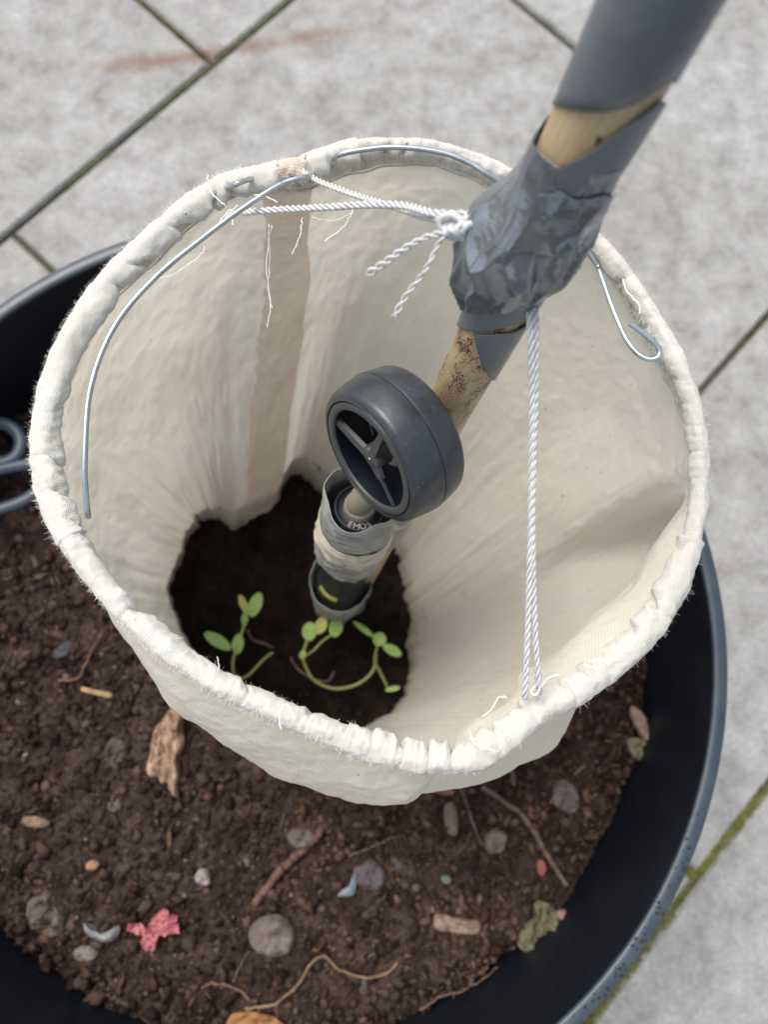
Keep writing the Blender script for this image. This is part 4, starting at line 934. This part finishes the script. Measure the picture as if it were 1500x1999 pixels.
for i, ch in enumerate('EMOS'):
    cu = bpy.data.curves.new('t', 'FONT'); cu.body = ch; cu.size = .0050; cu.extrude = .0002; cu.align_x = 'CENTER'; cu.align_y = 'CENTER'
    to = bpy.data.objects.new('letter', cu); me = to.to_mesh(); me2 = me.copy(); to.to_mesh_clear(); bpy.data.objects.remove(to)
    a = -.25+i*.33; pos = sp_(a, SL-.0172, .0111); rad_ = S2*math.cos(a)+S1*math.sin(a); tang = -S2*math.sin(a)+S1*math.cos(a)
    # text reads with its foot outwards
    Mx = Matrix([[tang[k_], -rad_[k_], sax[k_], pos[k_]-SB[k_]] for k_ in range(3)]+[[0, 0, 0, 1]]); me2.transform(Mx); me2.materials.append(M['lettering'])
    lo = bpy.data.objects.new('letter', me2); col.objects.link(lo); lo.parent = sn
# ------------------------------------------------------------ the wheel-shaped head
cn = np.array([-.765, -.500, .405]); cn /= np.linalg.norm(cn); WN = B@cn
FCp = WC(717, 899, .331)
w2 = Zi-WN*(Zi@WN)
UPW = B@np.array([-.55, .835, 0]); UPW = UPW-WN*(UPW@WN); UPW /= np.linalg.norm(UPW); SW = np.cross(UPW, WN)   # SW: in-face axis
wh = tag(empty('wheel', FCp-WN*.015), 'dark grey plastic wheel with three spokes held in front of the pole', 'wheel')
def wp(a, r, x): return FCp+WN*x+(UPW*math.cos(a)+SW*math.sin(a))*r
def wl(name, prof, m, n=128, parent=wh):
    V = [wp(k*2*math.pi/n, r_, x) for k in range(n) for (r_, x) in prof]
    o = obj(name, V, gridfaces(n, len(prof), cu=True), m, parent); return o
TH = .0305
def arcp(c, r, a0, a1, n=6): return [(c[0]+r*math.cos(R(a0+(a1-a0)*i/n)), c[1]+r*math.sin(R(a0+(a1-a0)*i/n))) for i in range(n+1)]
sh = .0045
wl('front_shell', [(.0290, -.0008), (.0291, 0.0), (.0293, .0002)]+arcp((.0335-sh, .0002-sh), sh, 88, 12)+[(.0346, -.010), (.0352, -TH/2+.0004), (.0351, -TH/2+.0002), (.0342, -TH/2)], M['wheel'])
wl('back_shell', [(.0342, -TH/2-.0001), (.0351, -TH/2-.0003), (.0352, -TH/2-.0005), (.0346, -TH+.010)]+arcp((.0335-sh, -TH+sh), sh, -12, -88)+[(.028, -TH), (.001, -TH)], M['wheel'])
wl('groove', [(.0290, -.0008), (.0286, -.0012), (.0283, -.0008)], M['wheelshade'])
wl('face_ring', [(.0283, -.0012), (.0283, 0), (.0281, .0002), (.0250, .0002), (.0247, 0), (.0246, -.0012)], M['wheelface'])
wl('bore', [(.0246, -.0012), (.0243, -.026)], M['wheelshade'])
wl('back_plate', [(.0244, -.025), (.012, -.027), (.0001, -.027)], M['wheelshade'])
# spokes: tapered bars from hub to ring
def bar(name, a, r0, r1, w0, w1, x0, x1, m, off=0, n=10):
    mb = MB(); d = UPW*math.cos(a)+SW*math.sin(a); t = -UPW*math.sin(a)+SW*math.cos(a); V = []
    for i in range(n):
        v = i/(n-1); r_ = r0+(r1-r0)*v; ww = (w0+(w1-w0)*v)/2
        for (s1, x) in ((-1, x0), (-.8, x1), (.8, x1), (1, x0)): V.append(FCp+d*r_+t*(s1*ww+off)+WN*x)
    F_ = gridfaces(n, 4, cv=True)+[(0, 1, 2, 3), tuple((n-1)*4+k for k in (3, 2, 1, 0))]
    o = obj(name, V, F_, m, wh, smooth=False); return o
# hub centre slightly behind the ring plane
V = []; F_ = []; n = 36
for (r_, x) in ((.0001, -.0014), (.0046, -.0014), (.0050, -.0019), (.0052, -.010)):
    for k in range(n): V.append(wp(k*2*math.pi/n, r_*(1+.18*math.cos(2*(k*2*math.pi/n))), x))
obj('hub', V, [(a*n+k, a*n+(k+1) % n, (a+1)*n+(k+1) % n, (a+1)*n+k) for a in range(3) for k in range(n)], M['wheelface'], wh)
V = [wp(k*2*math.pi/12, r_, x) for (r_, x) in ((.0001, -.0012), (.0005, -.0013), (.0006, -.0019)) for k in range(12)]
obj('pin', V, [(a*12+k, a*12+(k+1) % 12, (a+1)*12+(k+1) % 12, (a+1)*12+k) for a in range(2) for k in range(12)], M['thread'], wh)
sd_side = 1 if (SW@rt) > 0 else -1
bar('spoke', -sd_side*R(21), .002, .0250, .0066, .0046, -.0035, -.0016, M['wheelface'])
bar('spoke', -sd_side*R(161), .002, .0110, .0078, .0040, -.0035, -.0016, M['wheelface'])
bar('spoke', -sd_side*R(161), .0095, .0250, .0016, .0012, -.003, -.0018, M['wheelface'])
bar('spoke', sd_side*R(79), .002, .0250, .0052, .0036, -.0035, -.0016, M['wheelface'])
bar('rib', sd_side*R(40), .010, .0244, .0012, .0012, -.024, -.006, M['wheel']); bar('rib', sd_side*R(120), .010, .0244, .0012, .0012, -.024, -.007, M['wheel'])
# short neck from wheel into the sensor cap
a_ = FCp-WN*.031; b_ = SB+sax*(SL-.012)
P_ = catmull(np.array([a_, a_*.6+b_*.4+sax*.004-Zi*.003, b_+sax*.006, b_-sax*.004]), 30); V, Fc, _ = sweep(P_, .0072, 20); obj('neck', V, Fc, M['capmetal'], wh)
# ------------------------------------------------------------ seedlings inside the sleeve
def leaf(c, d, l, w_, m, parent, curl=.25, tiltz=.2):
    d = np.array(d, float); d /= np.linalg.norm(d); s = np.cross(d, [0, 0, 1]); s /= np.linalg.norm(s)+1e-9; V = []; n1, n2 = 14, 9
    for i in range(n1):
        t = i/(n1-1); ww = w_*.5*math.sin(math.pi*(t*.93+.03))**.6
        for j in range(n2):
            v = j/(n2-1)*2-1; V.append(np.array(c)+d*l*t+s*v*ww+np.array([0, 0, tiltz*l*t-curl*l*t*t+.12*w_*abs(v)**1.5]))
    o = obj('leaf', V, gridfaces(n1, n2), m, parent); sm = o.modifiers.new('t', 'SOLIDIFY'); sm.thickness = .0004; return o
def pz(px, py, up): return W(px, py, D_IN-up)
def stemo(pts, r, m, parent):
    P_ = catmull(np.array([pz(*p) for p in pts]), 50); V, Fc, _ = sweep(P_, r, 8); obj('stem', V, Fc, m, parent)
def lf(p0, p1, up0, up1, w_, m, parent):
    a = pz(*p0, up0); b = pz(*p1, up1); l = np.linalg.norm(b-a); leaf(a, b-a, l, w_*.9/F*(D_IN-up0), m, parent, curl=.15, tiltz=.15)
s1 = tag(empty('seedling', pz(545, 1268, 0)), 'leftmost green seedling in the dark hole, with a purple lower stem', 'seedling')
stemo([(548, 1262, .0), (515, 1288, .006), (480, 1322, .012), (458, 1318, .02), (455, 1290, .028), (463, 1262, .034), (474, 1230, .038), (480, 1202, .042)], .0011, M['stem'], s1)
stemo([(543, 1272, .0), (520, 1258, .008), (495, 1250, .016), (484, 1232, .03)], .0009, M['stemp'], s1)
lf((452, 1268), (400, 1236), .036, .040, 26, M['leaf'], s1); lf((462, 1278), (468, 1238), .037, .040, 25, M['leaf'], s1); lf((490, 1205), (508, 1158), .044, .048, 28, M['leaf'], s1); lf((484, 1200), (468, 1162), .044, .048, 17, M['leafy'], s1); lf((477, 1222), (479, 1196), .04, .044, 15, M['leaf'], s1)
s2_ = tag(empty('seedling', pz(680, 1345, 0)), 'seedling with rounded green and yellow leaves directly below the sensor tube', 'seedling')
stemo([(735, 1280, .014), (728, 1310, .012), (700, 1335, .010), (655, 1345, .012), (615, 1330, .018), (596, 1300, .026), (592, 1278, .032), (600, 1250, .036)], .0012, M['stem'], s2_)
stemo([(595, 1282, .03), (612, 1270, .034), (630, 1252, .038), (650, 1238, .042)], .0008, M['stem'], s2_)
stemo([(566, 1280, 0), (580, 1305, .006), (610, 1325, .012), (640, 1330, .006), (652, 1312, 0)], .0008, M['stemp'], s2_)
lf((603, 1252), (606, 1215), .040, .045, 32, M['leaf'], s2_); lf((620, 1238), (634, 1206), .044, .048, 26, M['leafy'], s2_); lf((652, 1244), (660, 1208), .042, .046, 30, M['leaf'], s2_); lf((588, 1288), (594, 1270), .034, .036, 15, M['leaf'], s2_)
s3_ = tag(empty('seedling', pz(745, 1310, 0)), 'seedling with a long slim leaf leaning against the right side of the dark hole', 'seedling')
stemo([(755, 1335, 0), (742, 1310, .010), (732, 1290, .018), (736, 1265, .028), (740, 1245, .034)], .0010, M['stem'], s3_)
stemo([(730, 1292, .018), (745, 1320, .008), (758, 1345, .004)], .0008, M['stem'], s3_)
lf((738, 1262), (744, 1235), .036, .040, 30, M['leaf'], s3_); lf((732, 1245), (690, 1214), .036, .040, 13, M['leaf'], s3_); lf((748, 1260), (784, 1280), .036, .034, 22, M['leaf'], s3_); lf((752, 1348), (782, 1342), .006, .008, 12, M['leaf'], s3_)
